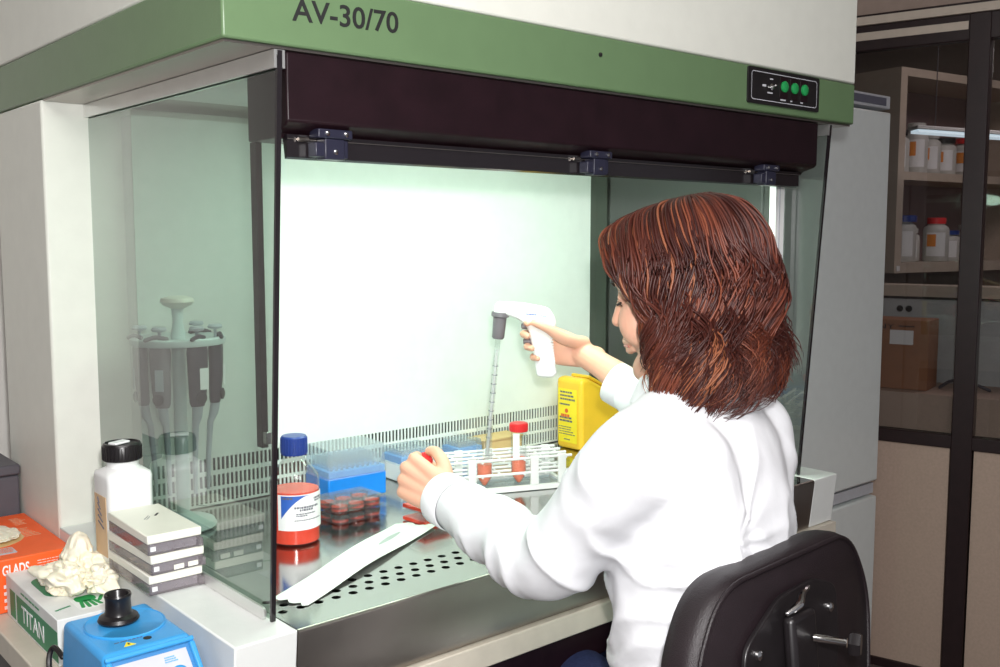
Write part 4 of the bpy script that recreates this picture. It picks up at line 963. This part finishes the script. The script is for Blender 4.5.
coat.limb([Vector((0.49, -0.245, 1.015)), SR, (SR+ER)/2, ER, ER*0.6+WR*0.4, cuR], [0.070, 0.058, 0.054, 0.050, 0.045, 0.040], 28)
# slopes from the neck to the shoulders and across the shoulder blades
for S_ in (SL, SR):
    coat.limb([S_, (S_+Vector((0.424, -0.266, 1.035)))/2+Vector((0, 0, 0.012)), Vector((0.424, -0.268, 1.050))], [0.056, 0.056, 0.060], 24)
    q_ = S_+(Vector((0.424, -0.268, 0))-Vector((S_.x, S_.y, 0)))*0.25; coat.limb([Vector((q_.x, q_.y, 1.01))-tf*0.030, Vector((q_.x, q_.y, 0.90))-tf*0.035+tr_*(0.03 if S_ is SL else -0.03)], [0.062, 0.070], 24)
# lap panels over the thighs
coat.limb([HLp+Vector((0, 0, 0.01)), HLp*0.55+KL*0.45+Vector((0.0, 0, 0.0))], [0.082, 0.074], 20)
coat.limb([HRp+Vector((0, 0, 0.01)), HRp*0.4+KR*0.6], [0.082, 0.078], 20)
cme = remesh_obj(coat, 'lab_coat', 0.0045, 26, borg)
co = np.empty(len(cme.vertices)*3); cme.vertices.foreach_get('co', co); co = co.reshape(-1, 3)
cno = np.array([tuple(v.normal) for v in cme.vertices])
def seg_frac(p, a, b):
    d = b-a; t = max(0, min(1, (p-a).dot(d)/d.length_squared)); return t, (p-(a+d*t)).length
def ridge(x, y, z, k=2.0): return max(0.0, 1-abs(noise.noise(Vector((x, y, z))))*k)**2
for i in range(len(co)):
    p = Vector(co[i])+borg; disp = 0.0
    tL, dL = seg_frac(p, SL, EL); tF, dF = seg_frac(p, EL, WL); tR, dR = seg_frac(p, SR, ER)
    n1 = noise.noise(p*8); n2 = noise.noise(p*30+Vector((3, 1, 7)))
    lat = (p-Vector((0.43, -0.28, 0.8))).dot(tr_)
    sm_ = lambda a, b, x: (lambda q: q*q*(3-2*q))(max(0.0, min(1.0, (x-a)/(b-a))))
    wF = (1-sm_(0.060, 0.095, dF))*(1-sm_(-0.02, 0.02, dF-dL)); wA = (1-sm_(0.060, 0.105, dL))*sm_(0.0, 0.25, tL)
    fF = 0.0085*(ridge(tF*5.2+n1*0.8, p.z*9, p.x*6)-0.35)*(1.1-0.55*tF)          # folds running round the forearm
    fA = 0.0080*(ridge(tL*3.2+p.z*4, p.x*8+n1, p.y*7)-0.3)*(0.35+0.8*tL)         # pulls towards the elbow
    w1 = max(0, 1-abs(p.z-0.735)/0.15); w2 = max(0, 1-abs(p.z-0.90)/0.17); ap = p-Vector((0.33, -0.36, 0.93))
    fT = 0.0150*(ridge(lat*5, p.z*17+lat*5+n1*0.7, 3.3)-0.3)*w1 + 0.0100*(ridge(lat*11+p.z*6, p.z*7, 1.7)-0.3)*w2
    if ap.length < 0.2: fT += 0.007*(ridge(math.atan2(ap.z, ap.dot(tr_))*2.2, ap.length*2, 8.1)-0.2)*(1-ap.length/0.2)*min(1, ap.length/0.06)
    disp += fF*wF + (1-wF)*(fA*wA + fT*(1-wA))
    disp += 0.0012*n2
    co[i] += cno[i]*disp
cme.vertices.foreach_set('co', co.ravel()); cme.update()
coat_o = link('lab_coat', cme, 'coat', person, borg, ang=180)
def cuff(c, d, r, nm='cuff'):
    MB().lathe([(r*0.94, -0.034), (r*0.985, -0.033), (r*1.01, 0.0), (r*0.99, 0.003), (r*0.90, 0.0025), (r*0.86, -0.010), (r*0.86, -0.033)], c, 36, d, cap=False).build(nm, 'coat', coat_o, ang=60)
cuff(cuL+(WL-EL).normalized()*0.036, (WL-EL).normalized(), 0.0395); cuff(cuR+(WR-ER).normalized()*0.036, (WR-ER).normalized(), 0.0385)
# collar lying round the neck
cl = MB(); N = 40
for i in range(N+1):
    t = R(-150)+R(300)*i/N - R(90)
    cc = Vector((0.424, -0.260, 0)); d = tr_*math.cos(t)+tf*math.sin(t)
    for rr, z in ((0.060, 1.085), (0.060, 1.102), (0.065, 1.100), (0.078, 1.070), (0.074, 1.066), (0.063, 1.085)): cl.v.append(tuple(cc+d*rr+Vector((0, 0, z))))
for i in range(N):
    for k in range(6): j = (k+1) % 6; cl.f.append((6*i+k, 6*i+j, 6*i+6+j, 6*i+6+k))
cl.f += [tuple(range(6)), tuple(6*N+k for k in range(6))]
cl.build('collar', 'coat', coat_o, ang=60)
# trousers and shoes
tm = MB(); tm.sections([axis((0.450, -0.285, 0.505), 0.165, 0.120), axis((0.447, -0.285, 0.60), 0.175, 0.120), axis((0.44, -0.285, 0.68), 0.145, 0.100)], 28)
for h_, k_, a_ in ((HLp, KL, AL), (HRp, KR, AR)): tm.limb([h_, (h_+k_)/2, k_, (k_+a_)/2+Vector((0, -0.012, 0)), a_+Vector((0, 0, 0.02))], [0.080, 0.070, 0.060, 0.058, 0.050], 20)
link('trousers', remesh_obj(tm, 'trousers', 0.007, 4, borg), 'denim', person, borg, ang=180)
for a_ in (AL, AR):
    sh = MB(); sh.limb([a_+Vector((0, -0.03, -0.085)), a_+Vector((0, 0.05, -0.09)), a_+Vector((0, 0.15, -0.105))], [0.042, 0.038, 0.030], 16); sh.limb([a_+Vector((0, 0, -0.01)), a_+Vector((0, 0, -0.08))], [0.045, 0.042], 14)
    me = remesh_obj(sh, 'shoe', 0.006, 3, borg)
    for v in me.vertices: v.co.z = max(v.co.z, FL+0.002-borg.z)
    link('shoe', me, 'shoe', person, borg, ang=180)

# ------------------------------------------------------------------ hair
def quad_interp(A0, A1, A2, s):
    return A0*(2*(s-0.5)*(s-1)) + A1*(-4*s*(s-1)) + A2*(2*s*(s-0.5))
Pf = np.array([(-.010, .030, .111), (-.036, .078, .094), (-.068, .074, .062), (-.084, .048, .018), (-.088, .027, -.036), (-.090, .026, -.090), (-.094, .032, -.128)])
Pm = np.array([(-.010, -.012, .114), (-.056, -.012, .100), (-.088, -.022, .056), (-.097, -.026, .000), (-.102, -.028, -.055), (-.106, -.030, -.105), (-.104, -.020, -.158)])
Pb = np.array([(.001, -.050, .112), (.003, -.088, .088), (.004, -.107, .044), (.004, -.104, -.005), (.003, -.094, -.055), (.001, -.085, -.105), (-.003, -.064, -.150)])
def catmull(P, t):
    k = len(P)-1; x_ = np.clip(t, 0, 0.9999)*k; i = int(x_); f = x_-i
    a, b, c, d = P[max(i-1, 0)], P[i], P[i+1], P[min(i+2, k)]
    return 0.5*((2*b)+(c-a)*f+(2*a-5*b+4*c-d)*f*f+(3*b-a-3*c+d)*f**3)
CEN = np.array((0, -0.02, 0.02))
def hair_path(s, side, ts, layer):
    P = quad_interp(Pf, Pm, Pb, s).copy()
    P[:, 0] *= -side      # side +1 = right, -1 = left
    out = np.array([catmull(P, t) for t in ts])
    c = CEN*np.ones_like(out); c[:, 2] = np.minimum(out[:, 2], 0.05)
    lay = layer if np.isscalar(layer) else layer[:, None]
    return c + (out-c)*lay
HMn = np.array(HM); HCn = np.array(HC)
# under-layer cap so that no scalp shows
mb = MB(); NS_, NT = 26, 18; tsr = np.linspace(0.0, 0.86, NT)
for side in (-1, 1):
    base = len(mb.v)
    for i in range(NS_):
        pth = hair_path(i/(NS_-1), side, tsr, 0.88)
        for q in pth: mb.v.append(tuple(HCn + HMn @ q))
    for i in range(NS_-1):
        for j in range(NT-1): a = base+i*NT+j; mb.f.append((a, a+1, a+NT+1, a+NT))
hroot = mb.build('hair', 'hair', person, ang=180)
sd = hroot.modifiers.new('thick', 'SOLIDIFY'); sd.thickness = 0.004; sd.offset = -1
ta = hroot.data.attributes.new('tone', 'FLOAT', 'POINT'); ta.data.foreach_set('value', np.full(len(hroot.data.vertices), 0.24))
# locks
NSTR, NP, NSIDE = 4300, 34, 4
ncl = 96; cl_s = np.concatenate([rng.uniform(0, 1, ncl)]); cl_side = rng.choice([-1, 1], ncl); cl_ph = rng.uniform(0, 6.28, ncl); cl_tone = np.where(rng.random(ncl) < 0.42, rng.uniform(0.02, 0.22, ncl), np.where(rng.random(ncl) < 0.68, rng.uniform(0.28, 0.55, ncl), rng.uniform(0.62, 0.88, ncl)))
cl_len = rng.uniform(0.86, 1.05, ncl); cl_curl = rng.normal(0, 1, (ncl, 3)); cl_amp = rng.uniform(0.8, 1.2, ncl); cl_lay = rng.uniform(-0.035, 0.05, ncl)
V = []; F = []; T = []
tsn = np.linspace(0, 1, NP)
for k in range(NSTR):
    c = rng.integers(ncl); side = cl_side[c]
    s = np.clip(cl_s[c] + rng.normal(0, 0.060), 0, 1)
    conv = 0.84*np.clip((tsn-0.30)/0.70, 0, 1)
    lay0 = 0.93 + 0.09*rng.random()**0.7
    L = cl_len[c]*rng.uniform(0.90, 1.03)
    ts = np.minimum(tsn*L, 1.0)
    p = hair_path(s, side, ts, lay0)*(1-conv[:, None]) + hair_path(cl_s[c], side, ts, 0.985+cl_lay[c])*conv[:, None]
    # loose spread round the lock so it keeps volume
    p = p + (rng.normal(0, 0.0048, 3)[None, :])*np.sin(np.pi*np.minimum(tsn*0.75, 1))[:, None]
    ss = np.clip((tsn-0.30)/0.45, 0, 1); w = (ss*ss*(3-2*ss))[:, None]
    ph = 3.0*cl_s[c]*side + 0.14*cl_ph[c] + rng.normal(0, 0.06)
    rad = p-CEN; rad[:, 2] *= 0.1; rad /= np.linalg.norm(rad, axis=1)[:, None]+1e-6
    lat = np.stack([-rad[:, 1], rad[:, 0], np.zeros(NP)], 1)
    om = 2*math.pi*(2.7+0.15*cl_curl[c, 0])
    p = p + rad*(0.0095*cl_amp[c]*w*(np.sin(om*tsn+ph)+0.45)[:, None]) + lat*(0.0175*cl_amp[c]*w*np.cos(om*tsn+ph*1.3)[:, None])
    # tips flick outwards and up
    tipw = (np.clip((tsn-0.78)/0.22, 0, 1)**1.5)[:, None]
    p = p + tipw*(rad*(0.004+0.007*cl_curl[c, 0]) + lat*0.010*cl_curl[c, 1] + np.array((0, 0, 0.014*abs(cl_curl[c, 2])))[None, :])
    if rng.random() < 0.02: p = p + (tsn**2)[:, None]*rng.normal(0, 0.010, 3)[None, :]
    wp = HCn + p @ HMn.T
    tg = np.gradient(wp, axis=0); tg /= np.linalg.norm(tg, axis=1)[:, None]+1e-9
    up = np.cross(tg, np.array((0.3, 0.2, 0.9))); up /= np.linalg.norm(up, axis=1)[:, None]+1e-9; w2 = np.cross(tg, up)
    r0 = rng.uniform(0.0012, 0.0020); rr = r0*np.clip(1.25-tsn**3*1.15, 0.08, 1)
    base = len(V)*0 + k*NP*NSIDE
    ring = [wp + (up*math.cos(2*math.pi*j/NSIDE) + w2*math.sin(2*math.pi*j/NSIDE))*rr[:, None] for j in range(NSIDE)]
    V.append(np.stack(ring, 1).reshape(-1, 3))
    tn = np.clip(cl_tone[c] + rng.normal(0, 0.055) + 0.10*tsn + 0.10*np.sin(om*tsn+ph)*w[:, 0]*0.0, 0, 1)
    T.append(np.repeat(tn, NSIDE))
    idxs = np.arange(NP-1)[:, None]*NSIDE; j0 = np.arange(NSIDE)[None, :]; j1 = (j0+1) % NSIDE
    F.append((np.stack([idxs+j0, idxs+j1, idxs+NSIDE+j1, idxs+NSIDE+j0], -1)+base).reshape(-1, 4))
V = np.concatenate(V)-np.array(borg); F = np.concatenate(F); T = np.concatenate(T)
hm = bpy.data.meshes.new('hair_locks'); hm.from_pydata(V.tolist(), [], F.tolist())
at = hm.attributes.new('tone', 'FLOAT', 'POINT'); at.data.foreach_set('value', T.astype(np.float32))
link('hair_locks', hm, 'hair', hroot, borg, ang=180)

# ------------------------------------------------------------------ office chair
ch = thing('lab_chair', (0.43, -0.27, FL), 'black vinyl swivel chair with padded backrest behind the person', 'chair')
CT = Matrix.Translation((0.400, -0.415, 0.765)) @ Matrix.Rotation(R(4), 4, 'Z') @ Matrix.Rotation(R(-6), 4, 'X')
bo_ = round_poly([(-0.205, 0.060), (-0.150, 0.150), (0.150, 0.150), (0.205, 0.060), (0.170, -0.150), (-0.170, -0.150)], 0.075, 8)
pad = MB(CT); secs = [(0.93, 0.020), (0.985, 0.014), (1.0, 0.002), (1.0, -0.016), (0.985, -0.026), (0.955, -0.031)]
n = len(bo_)
for sc_, y in secs: pad.v += [(a*sc_, y + 0.25*a*a, b*sc_) for a, b in bo_]
for k in range(len(secs)-1):
    for j in range(n): q = (j+1) % n; pad.f.append((k*n+j, k*n+q, (k+1)*n+q, (k+1)*n+j))
pad.f.append(tuple(range(n))); pad.f.append(tuple((len(secs)-1)*n+j for j in range(n)))
bkr = pad.build('backrest', 'black_vinyl', ch, ang=60)
pip = MB(CT); pip.tube([(a*0.965, -0.0305+0.25*a*a*0.93, b*0.965) for a, b in bo_]+[(bo_[0][0]*0.965, -0.0305+0.25*bo_[0][0]**2*0.93, bo_[0][1]*0.965)], 0.0028, 8); pip.build('piping', 'black_vinyl', bkr)
mp = round_poly([(-0.128, 0.040), (-0.120, 0.075), (-0.045, 0.112), (0.035, 0.114), (0.085, 0.095), (0.085, 0.030), (0.060, -0.045), (-0.09, -0.03)], 0.015, 5)
MB(CT).prism([(a, b) for a, b in mp], lambda a, b: (a, -0.030, b), lambda a, b: (a, -0.036, b)).build('mount_plate', 'black', ch, bevel=0.0015)
for a, b in ((-0.098, 0.062), (0.064, 0.072)): MB(CT).lathe([(0.006, 0), (0.0055, 0.003), (0.002, 0.0045)], (a, -0.036, b), 14, (0, -1, 0)).build('screw', 'chrome', ch)
br = MB(CT); br.box(-0.048, 0.006, -0.052, -0.0365, -0.16, 0.090); br.build('bracket', 'black', ch, bevel=0.006)
MB(CT).limb([(-0.044, -0.043, 0.094), (-0.026, -0.048, 0.100), (-0.010, -0.044, 0.108), (0.012, -0.040, 0.110)], [0.003, 0.005, 0.004, 0.002], 10).build('spring_clip', 'chrome', ch)
kb = MB(CT).lathe([(0.005, 0), (0.005, 0.035), (0.0055, 0.036)], (-0.006, -0.052, 0.058), 12, (0.35, -1, -0.1)); kb.build('clamp_bolt', 'chrome', ch)
kn2 = Matrix.Translation((0.0, 0, 0)); KB = CT @ Vector((0.0068, -0.0877, 0.0544)); kd = (CT.to_3x3() @ Vector((0.35, -1, -0.1))).normalized()
MB().lathe([(0.012, 0), (0.014, 0.003), (0.014, 0.010), (0.012, 0.013)], KB, 6, kd).build('clamp_knob', 'black', ch)
MB().limb([CT @ Vector((-0.006, -0.050, -0.15)), Vector((0.40, -0.485, 0.50)), Vector((0.41, -0.43, 0.432)), Vector((0.43, -0.28, 0.425))], [0.016, 0.016, 0.016, 0.016], 12).build('back_arm', 'black', ch)
st = rrect(0.42, 0.40, 0.09, 8); sm = MB(Matrix.Translation((0.445, -0.255, 0)))
for sc_, z in ((0.90, 0.445), (1.0, 0.455), (1.0, 0.485), (0.96, 0.498), (0.85, 0.502)): sm.v += [(a*sc_, b*sc_, z) for a, b in st]
n = len(st)
for k in range(4):
    for j in range(n): q = (j+1) % n; sm.f.append((k*n+j, k*n+q, (k+1)*n+q, (k+1)*n+j))
sm.f += [tuple(range(n)), tuple(4*n+j for j in range(n))]
sm.build('seat', 'black_vinyl', ch, ang=60)
MB().lathe([(0.05, 0.43), (0.05, 0.444)], (0.44, -0.26, 0), 20).build('seat_plate', 'black', ch)
MB().lathe([(0.030, FL+0.10), (0.030, 0.26), (0.016, 0.262), (0.016, 0.43)], (0.44, -0.26, 0), 20).build('gas_column', 'black', ch)
rg = MB()
rp = [Vector((0.44+0.245*math.cos(2*math.pi*q/48), -0.26+0.245*math.sin(2*math.pi*q/48), -0.012)) for q in range(49)]
rg.tube(rp, 0.010, 10); rg.build('foot_ring', 'chrome', ch)
for q in range(3):
    a = 2*math.pi*q/3+0.5; MB().tube([Vector((0.44+0.028*math.cos(a), -0.26+0.028*math.sin(a), -0.012)), Vector((0.44+0.24*math.cos(a), -0.26+0.24*math.sin(a), -0.012))], 0.008, 8).build('ring_spoke', 'chrome', ch)
for k in range(5):
    a = 2*math.pi*k/5+0.3; d = Vector((math.cos(a), math.sin(a), 0)); c = Vector((0.44, -0.26, FL))
    MB().limb([c+d*0.02+Vector((0, 0, 0.115)), c+d*0.25+Vector((0, 0, 0.078))], [0.024, 0.016], 10).build('leg', 'black', ch)
    MB().lathe([(0.022, -0.018), (0.026, -0.012), (0.026, 0.012), (0.022, 0.018)], c+d*0.26+Vector((0, 0, 0.0265)), 16, Vector((-d.y, d.x, 0))).build('caster', 'black', ch)

# ------------------------------------------------------------------ fridge
fg = thing('fridge_freezer', (2.10, 0.83, FL), 'tall white fridge freezer between the flow hood and the glazed partition', 'fridge')
FX0, FX1, FY = 1.80, 2.395, 0.530
MB().box(FX0, FX1, FY+0.056, 1.16, FL+0.03, 1.712).build('cabinet', 'fridge', fg, bevel=0.004)
MB().box(FX0, FX1, FY, FY+0.052, 0.497, 1.662).build('upper_door', 'fridge', fg, bevel=0.006)
MB().box(FX0, FX1, FY, FY+0.052, FL+0.06, 0.447).build('lower_door', 'fridge', fg, bevel=0.006)
MB().box(FX0+0.004, FX1-0.004, FY+0.012, FY+0.055, 0.455, 0.488).build('door_gap_rail', 'panel_grey', fg)
tp_ = MB().box(FX0, FX1, FY+0.004, FY+0.055, 1.672, 1.712).build('control_strip', 'panel_grey', fg, bevel=0.003)
MB().box(FX0+0.05, FX1-0.03, FY+0.001, FY+0.0038, 1.681, 1.704).build('display_band', 'ink', tp_)
MB().box(FX0+0.03, FX1-0.03, FY+0.02, FY+0.054, FL, FL+0.055).build('plinth', 'black', fg)

# ------------------------------------------------------------------ the room behind the glass
def bgbox(mb, M_, x0, x1, y0, y1, z0, z1):
    b = [M_ @ Vector((x, y, 0)) for x, y in ((x0, y0), (x1, y0), (x1, y1), (x0, y1))]
    return mb.hexa([p+Vector((0, 0, z0)) for p in b], [p+Vector((0, 0, z1)) for p in b])
CBM = Matrix.Translation((4.065, 1.365, 0)) @ Matrix.Rotation(R(-8), 4, 'Z')
cab = thing('wall_cupboard', (4.6, 1.5, 1.10), 'open-shelf wall cupboard of bottles behind the partition glass', 'cupboard')
def cb(name, m_, *a): return bgbox(MB(), CBM, *a).build(name, m_, cab)
cb('side_panel', 'shelf', -0.01, 0.04, 0, 0.36, 1.10, 2.05); cb('side_panel', 'shelf', 1.30, 1.35, 0, 0.36, 1.10, 2.05)
cb('top_panel', 'shelf', -0.01, 1.35, 0, 0.36, 2.0505, 2.09); cb('bottom_panel', 'shelf', 0.0405, 1.2995, 0, 0.36, 1.10, 1.15)
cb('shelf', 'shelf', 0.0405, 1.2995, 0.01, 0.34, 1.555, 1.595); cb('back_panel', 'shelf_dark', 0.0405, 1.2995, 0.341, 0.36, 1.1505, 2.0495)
cb('hinge_tag', 'label', 0.005, 0.03, -0.004, -0.0005, 1.11, 1.135)
def jar(lx_, ly_, z, r, h, capm, capr, label, tagc, grp, bodym='jar_white'):
    c = CBM @ Vector((lx_, ly_, 0)); c.z = z
    t = thing('reagent_jar', c, label, 'jar', grp)
    MB().lathe([(r*0.95, 0.0005), (r, 0.006), (r, h*0.72), (r*0.92, h*0.78), (r*0.62, h*0.84), (r*0.62, h*0.86)], c, 20).build('jar', bodym, t)
    MB().lathe([(r*capr, h*0.8605), (r*capr*1.02, h*0.99), (r*capr*0.9, h)], c, 20).build('lid', capm, t)
    a = math.atan2(CAM.y-c.y, CAM.x-c.x)
    for (da, w_, z0, z1, m_) in ((0.0, 0.75, 0.12, 0.66, 'label'),) + ((( -0.35, 0.35, 0.34, 0.62, tagc),) if tagc else ()):
        mb = MB(); rr = r+0.0012 + (0.001 if m_ != 'label' else 0)
        for i in range(9):
            b = a+da-w_+2*w_*i/8
            for zz in (z0, z1): mb.v.append((c.x+rr*math.cos(b), c.y+rr*math.sin(b), c.z+h*zz))
        for i in range(8): mb.f.append((2*i, 2*i+2, 2*i+3, 2*i+1))
        mb.build('label' if m_ == 'label' else 'sticker', m_, t)
JU, JD = 'jars on the upper cupboard shelf', 'jars on the lower cupboard shelf'
zU, zD = 1.5955, 1.1505
jar(0.115, 0.10, zU, 0.060, 0.21, 'black', 0.85, 'leftmost jar of the upper shelf, white with black lid', None, JU)
jar(0.175, 0.25, zU, 0.055, 0.31, 'black', 1.0, 'tall jar with wide black lid at the back of the upper shelf', None, JU)
jar(0.255, 0.09, zU, 0.058, 0.25, 'jar_white', 0.75, 'white jar with big orange sticker on the upper shelf', 'orange_tag', JU)
jar(0.385, 0.10, zU, 0.055, 0.21, 'jar_white', 0.8, 'white jar with small orange sticker near the middle of upper shelf', 'orange_tag', JU)
jar(0.520, 0.11, zU, 0.062, 0.19, 'black', 0.9, 'squat black-lidded jar with orange sticker at the right of upper shelf', 'orange_tag', JU)
jar(0.72, 0.12, zU, 0.060, 0.20, 'red_cap', 0.8, 'red-lidded jar on the upper shelf right of the partition post', 'orange_tag', JU)
jar(0.105, 0.11, zD, 0.056, 0.235, 'navy', 1.0, 'leftmost jar of the lower shelf with dark blue lid and orange label', 'orange_tag', JD)
jar(0.235, 0.12, zD, 0.056, 0.235, 'navy', 1.0, 'second dark blue lidded jar from the left on the lower shelf', None, JD)
jar(0.350, 0.17, zD, 0.050, 0.17, 'jar_white', 0.8, 'short plain white jar in the middle of the lower shelf', None, JD)
jar(0.470, 0.10, zD, 0.064, 0.225, 'red_cap', 0.72, 'large white jar with red lid and orange sticker on the lower shelf', 'orange_tag', JD)
jar(0.620, 0.12, zD, 0.052, 0.16, 'navy', 0.9, 'small jar with blue lid right of the red-lidded jar on lower shelf', None, JD)
jar(0.78, 0.12, zD, 0.056, 0.19, 'jar_white', 0.85, 'pale jar on the lower shelf seen right of the partition post', None, JD)
slt = thing('streak_stand_in', (4.05, 0.95, 1.72), 'glowing white bar standing in for a reflected streak by the upper shelf', 'reflection stand-in')  # made-up lamp, stands in for a light reflection in the partition glass
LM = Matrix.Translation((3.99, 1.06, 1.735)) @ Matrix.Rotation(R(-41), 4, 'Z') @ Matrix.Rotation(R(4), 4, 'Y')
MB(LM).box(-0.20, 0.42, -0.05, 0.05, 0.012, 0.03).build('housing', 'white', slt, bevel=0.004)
MB(LM).box(-0.19, 0.41, -0.045, 0.045, 0.0, 0.0115).build('glow_bar', 'streak_glow', slt)
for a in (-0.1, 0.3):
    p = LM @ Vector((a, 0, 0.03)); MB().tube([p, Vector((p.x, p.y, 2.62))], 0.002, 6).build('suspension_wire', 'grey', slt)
# low cabinet run behind the partition carrying the carton
lb = thing('low_cabinet', PA+PN*0.30+Vector((0, 0, FL)), 'pale cabinet with knobs behind the partition glass', 'cabinet')
q = MB(); pbox(q, -1.1960, 0.5704, 0.0552, 0.4784, FL, 0.7464); q.build('ledge', 'board', lb)
q = MB(); pbox(q, -1.1960, 0.5704, 0.3680, 0.4232, 0.7469, 1.0592); q.build('front_panel', 'cabinet_white', lb)
q = MB(); pbox(q, -1.1960, 0.5704, 0.3606, 0.3675, 1.0500, 1.0592); q.build('groove', 'frame_dark', lb)
q = MB(); pbox(q, -1.1960, 0.5704, 0.3496, 0.4784, 1.0597, 1.1006); q.build('top_board', 'shelf', lb)
for t in (0.276, 0.308, 0.069): MB().lathe([(0.010, 0), (0.012, 0.006), (0.008, 0.012)], PA+PU*t+PN*0.3675+Vector((0, 0, 1.013 if t > .2 else 0.999)), 14, -PN).build('knob', 'black', lb)
bxo = thing('cardboard_box', PA+PU*0.30+PN*0.19+Vector((0, 0, 0.7475)), 'brown cardboard carton with white label on the ledge behind the glass', 'carton')
def bfac(t0, t1, n0, n1, z0, z1, nm, m_, tilt=0.0):
    mb = MB(); pbox(mb, t0, t1, n0, n1, z0, z1); return mb.build(nm, m_, bxo, bevel=0.002)
bfac(0.150, 0.478, 0.115, 0.266, 0.7478, 0.990, 'carton', 'card')
mb = MB(); pbox(mb, 0.200, 0.278, 0.1136, 0.1145, 0.9046, 0.9543); mb.build('paper_label', 'label', bxo)
text_part('SONY', 0.05, PA+PU*0.374+PN*0.1136+Vector((0, 0, 0.957)), -PU, (0, 0, 1), 'black_ink', bxo, width=0.110, height=0.018)
text_lines(PA+PU*0.250+PN*0.1136+Vector((0, 0, 0.963)), -PU, (0, 0, 1), 0.060, 0.008, 1, 'black_ink', bxo, seed=81, thick=0.6)
MB().limb([PA+PU*0.125+PN*0.20+Vector((0, 0, 0.753)), PA+PU*0.085+PN*0.20+Vector((0, 0, 0.780)), PA+PU*0.03+PN*0.21+Vector((0, 0, 0.775)), PA+PU*(-0.03)+PN*0.22+Vector((0, 0, 0.753))], 0.0055, 8).build('cable', 'grey')
tag(bpy.data.objects['cable'], 'grey cable arching on the ledge beside the brown carton', 'cable')
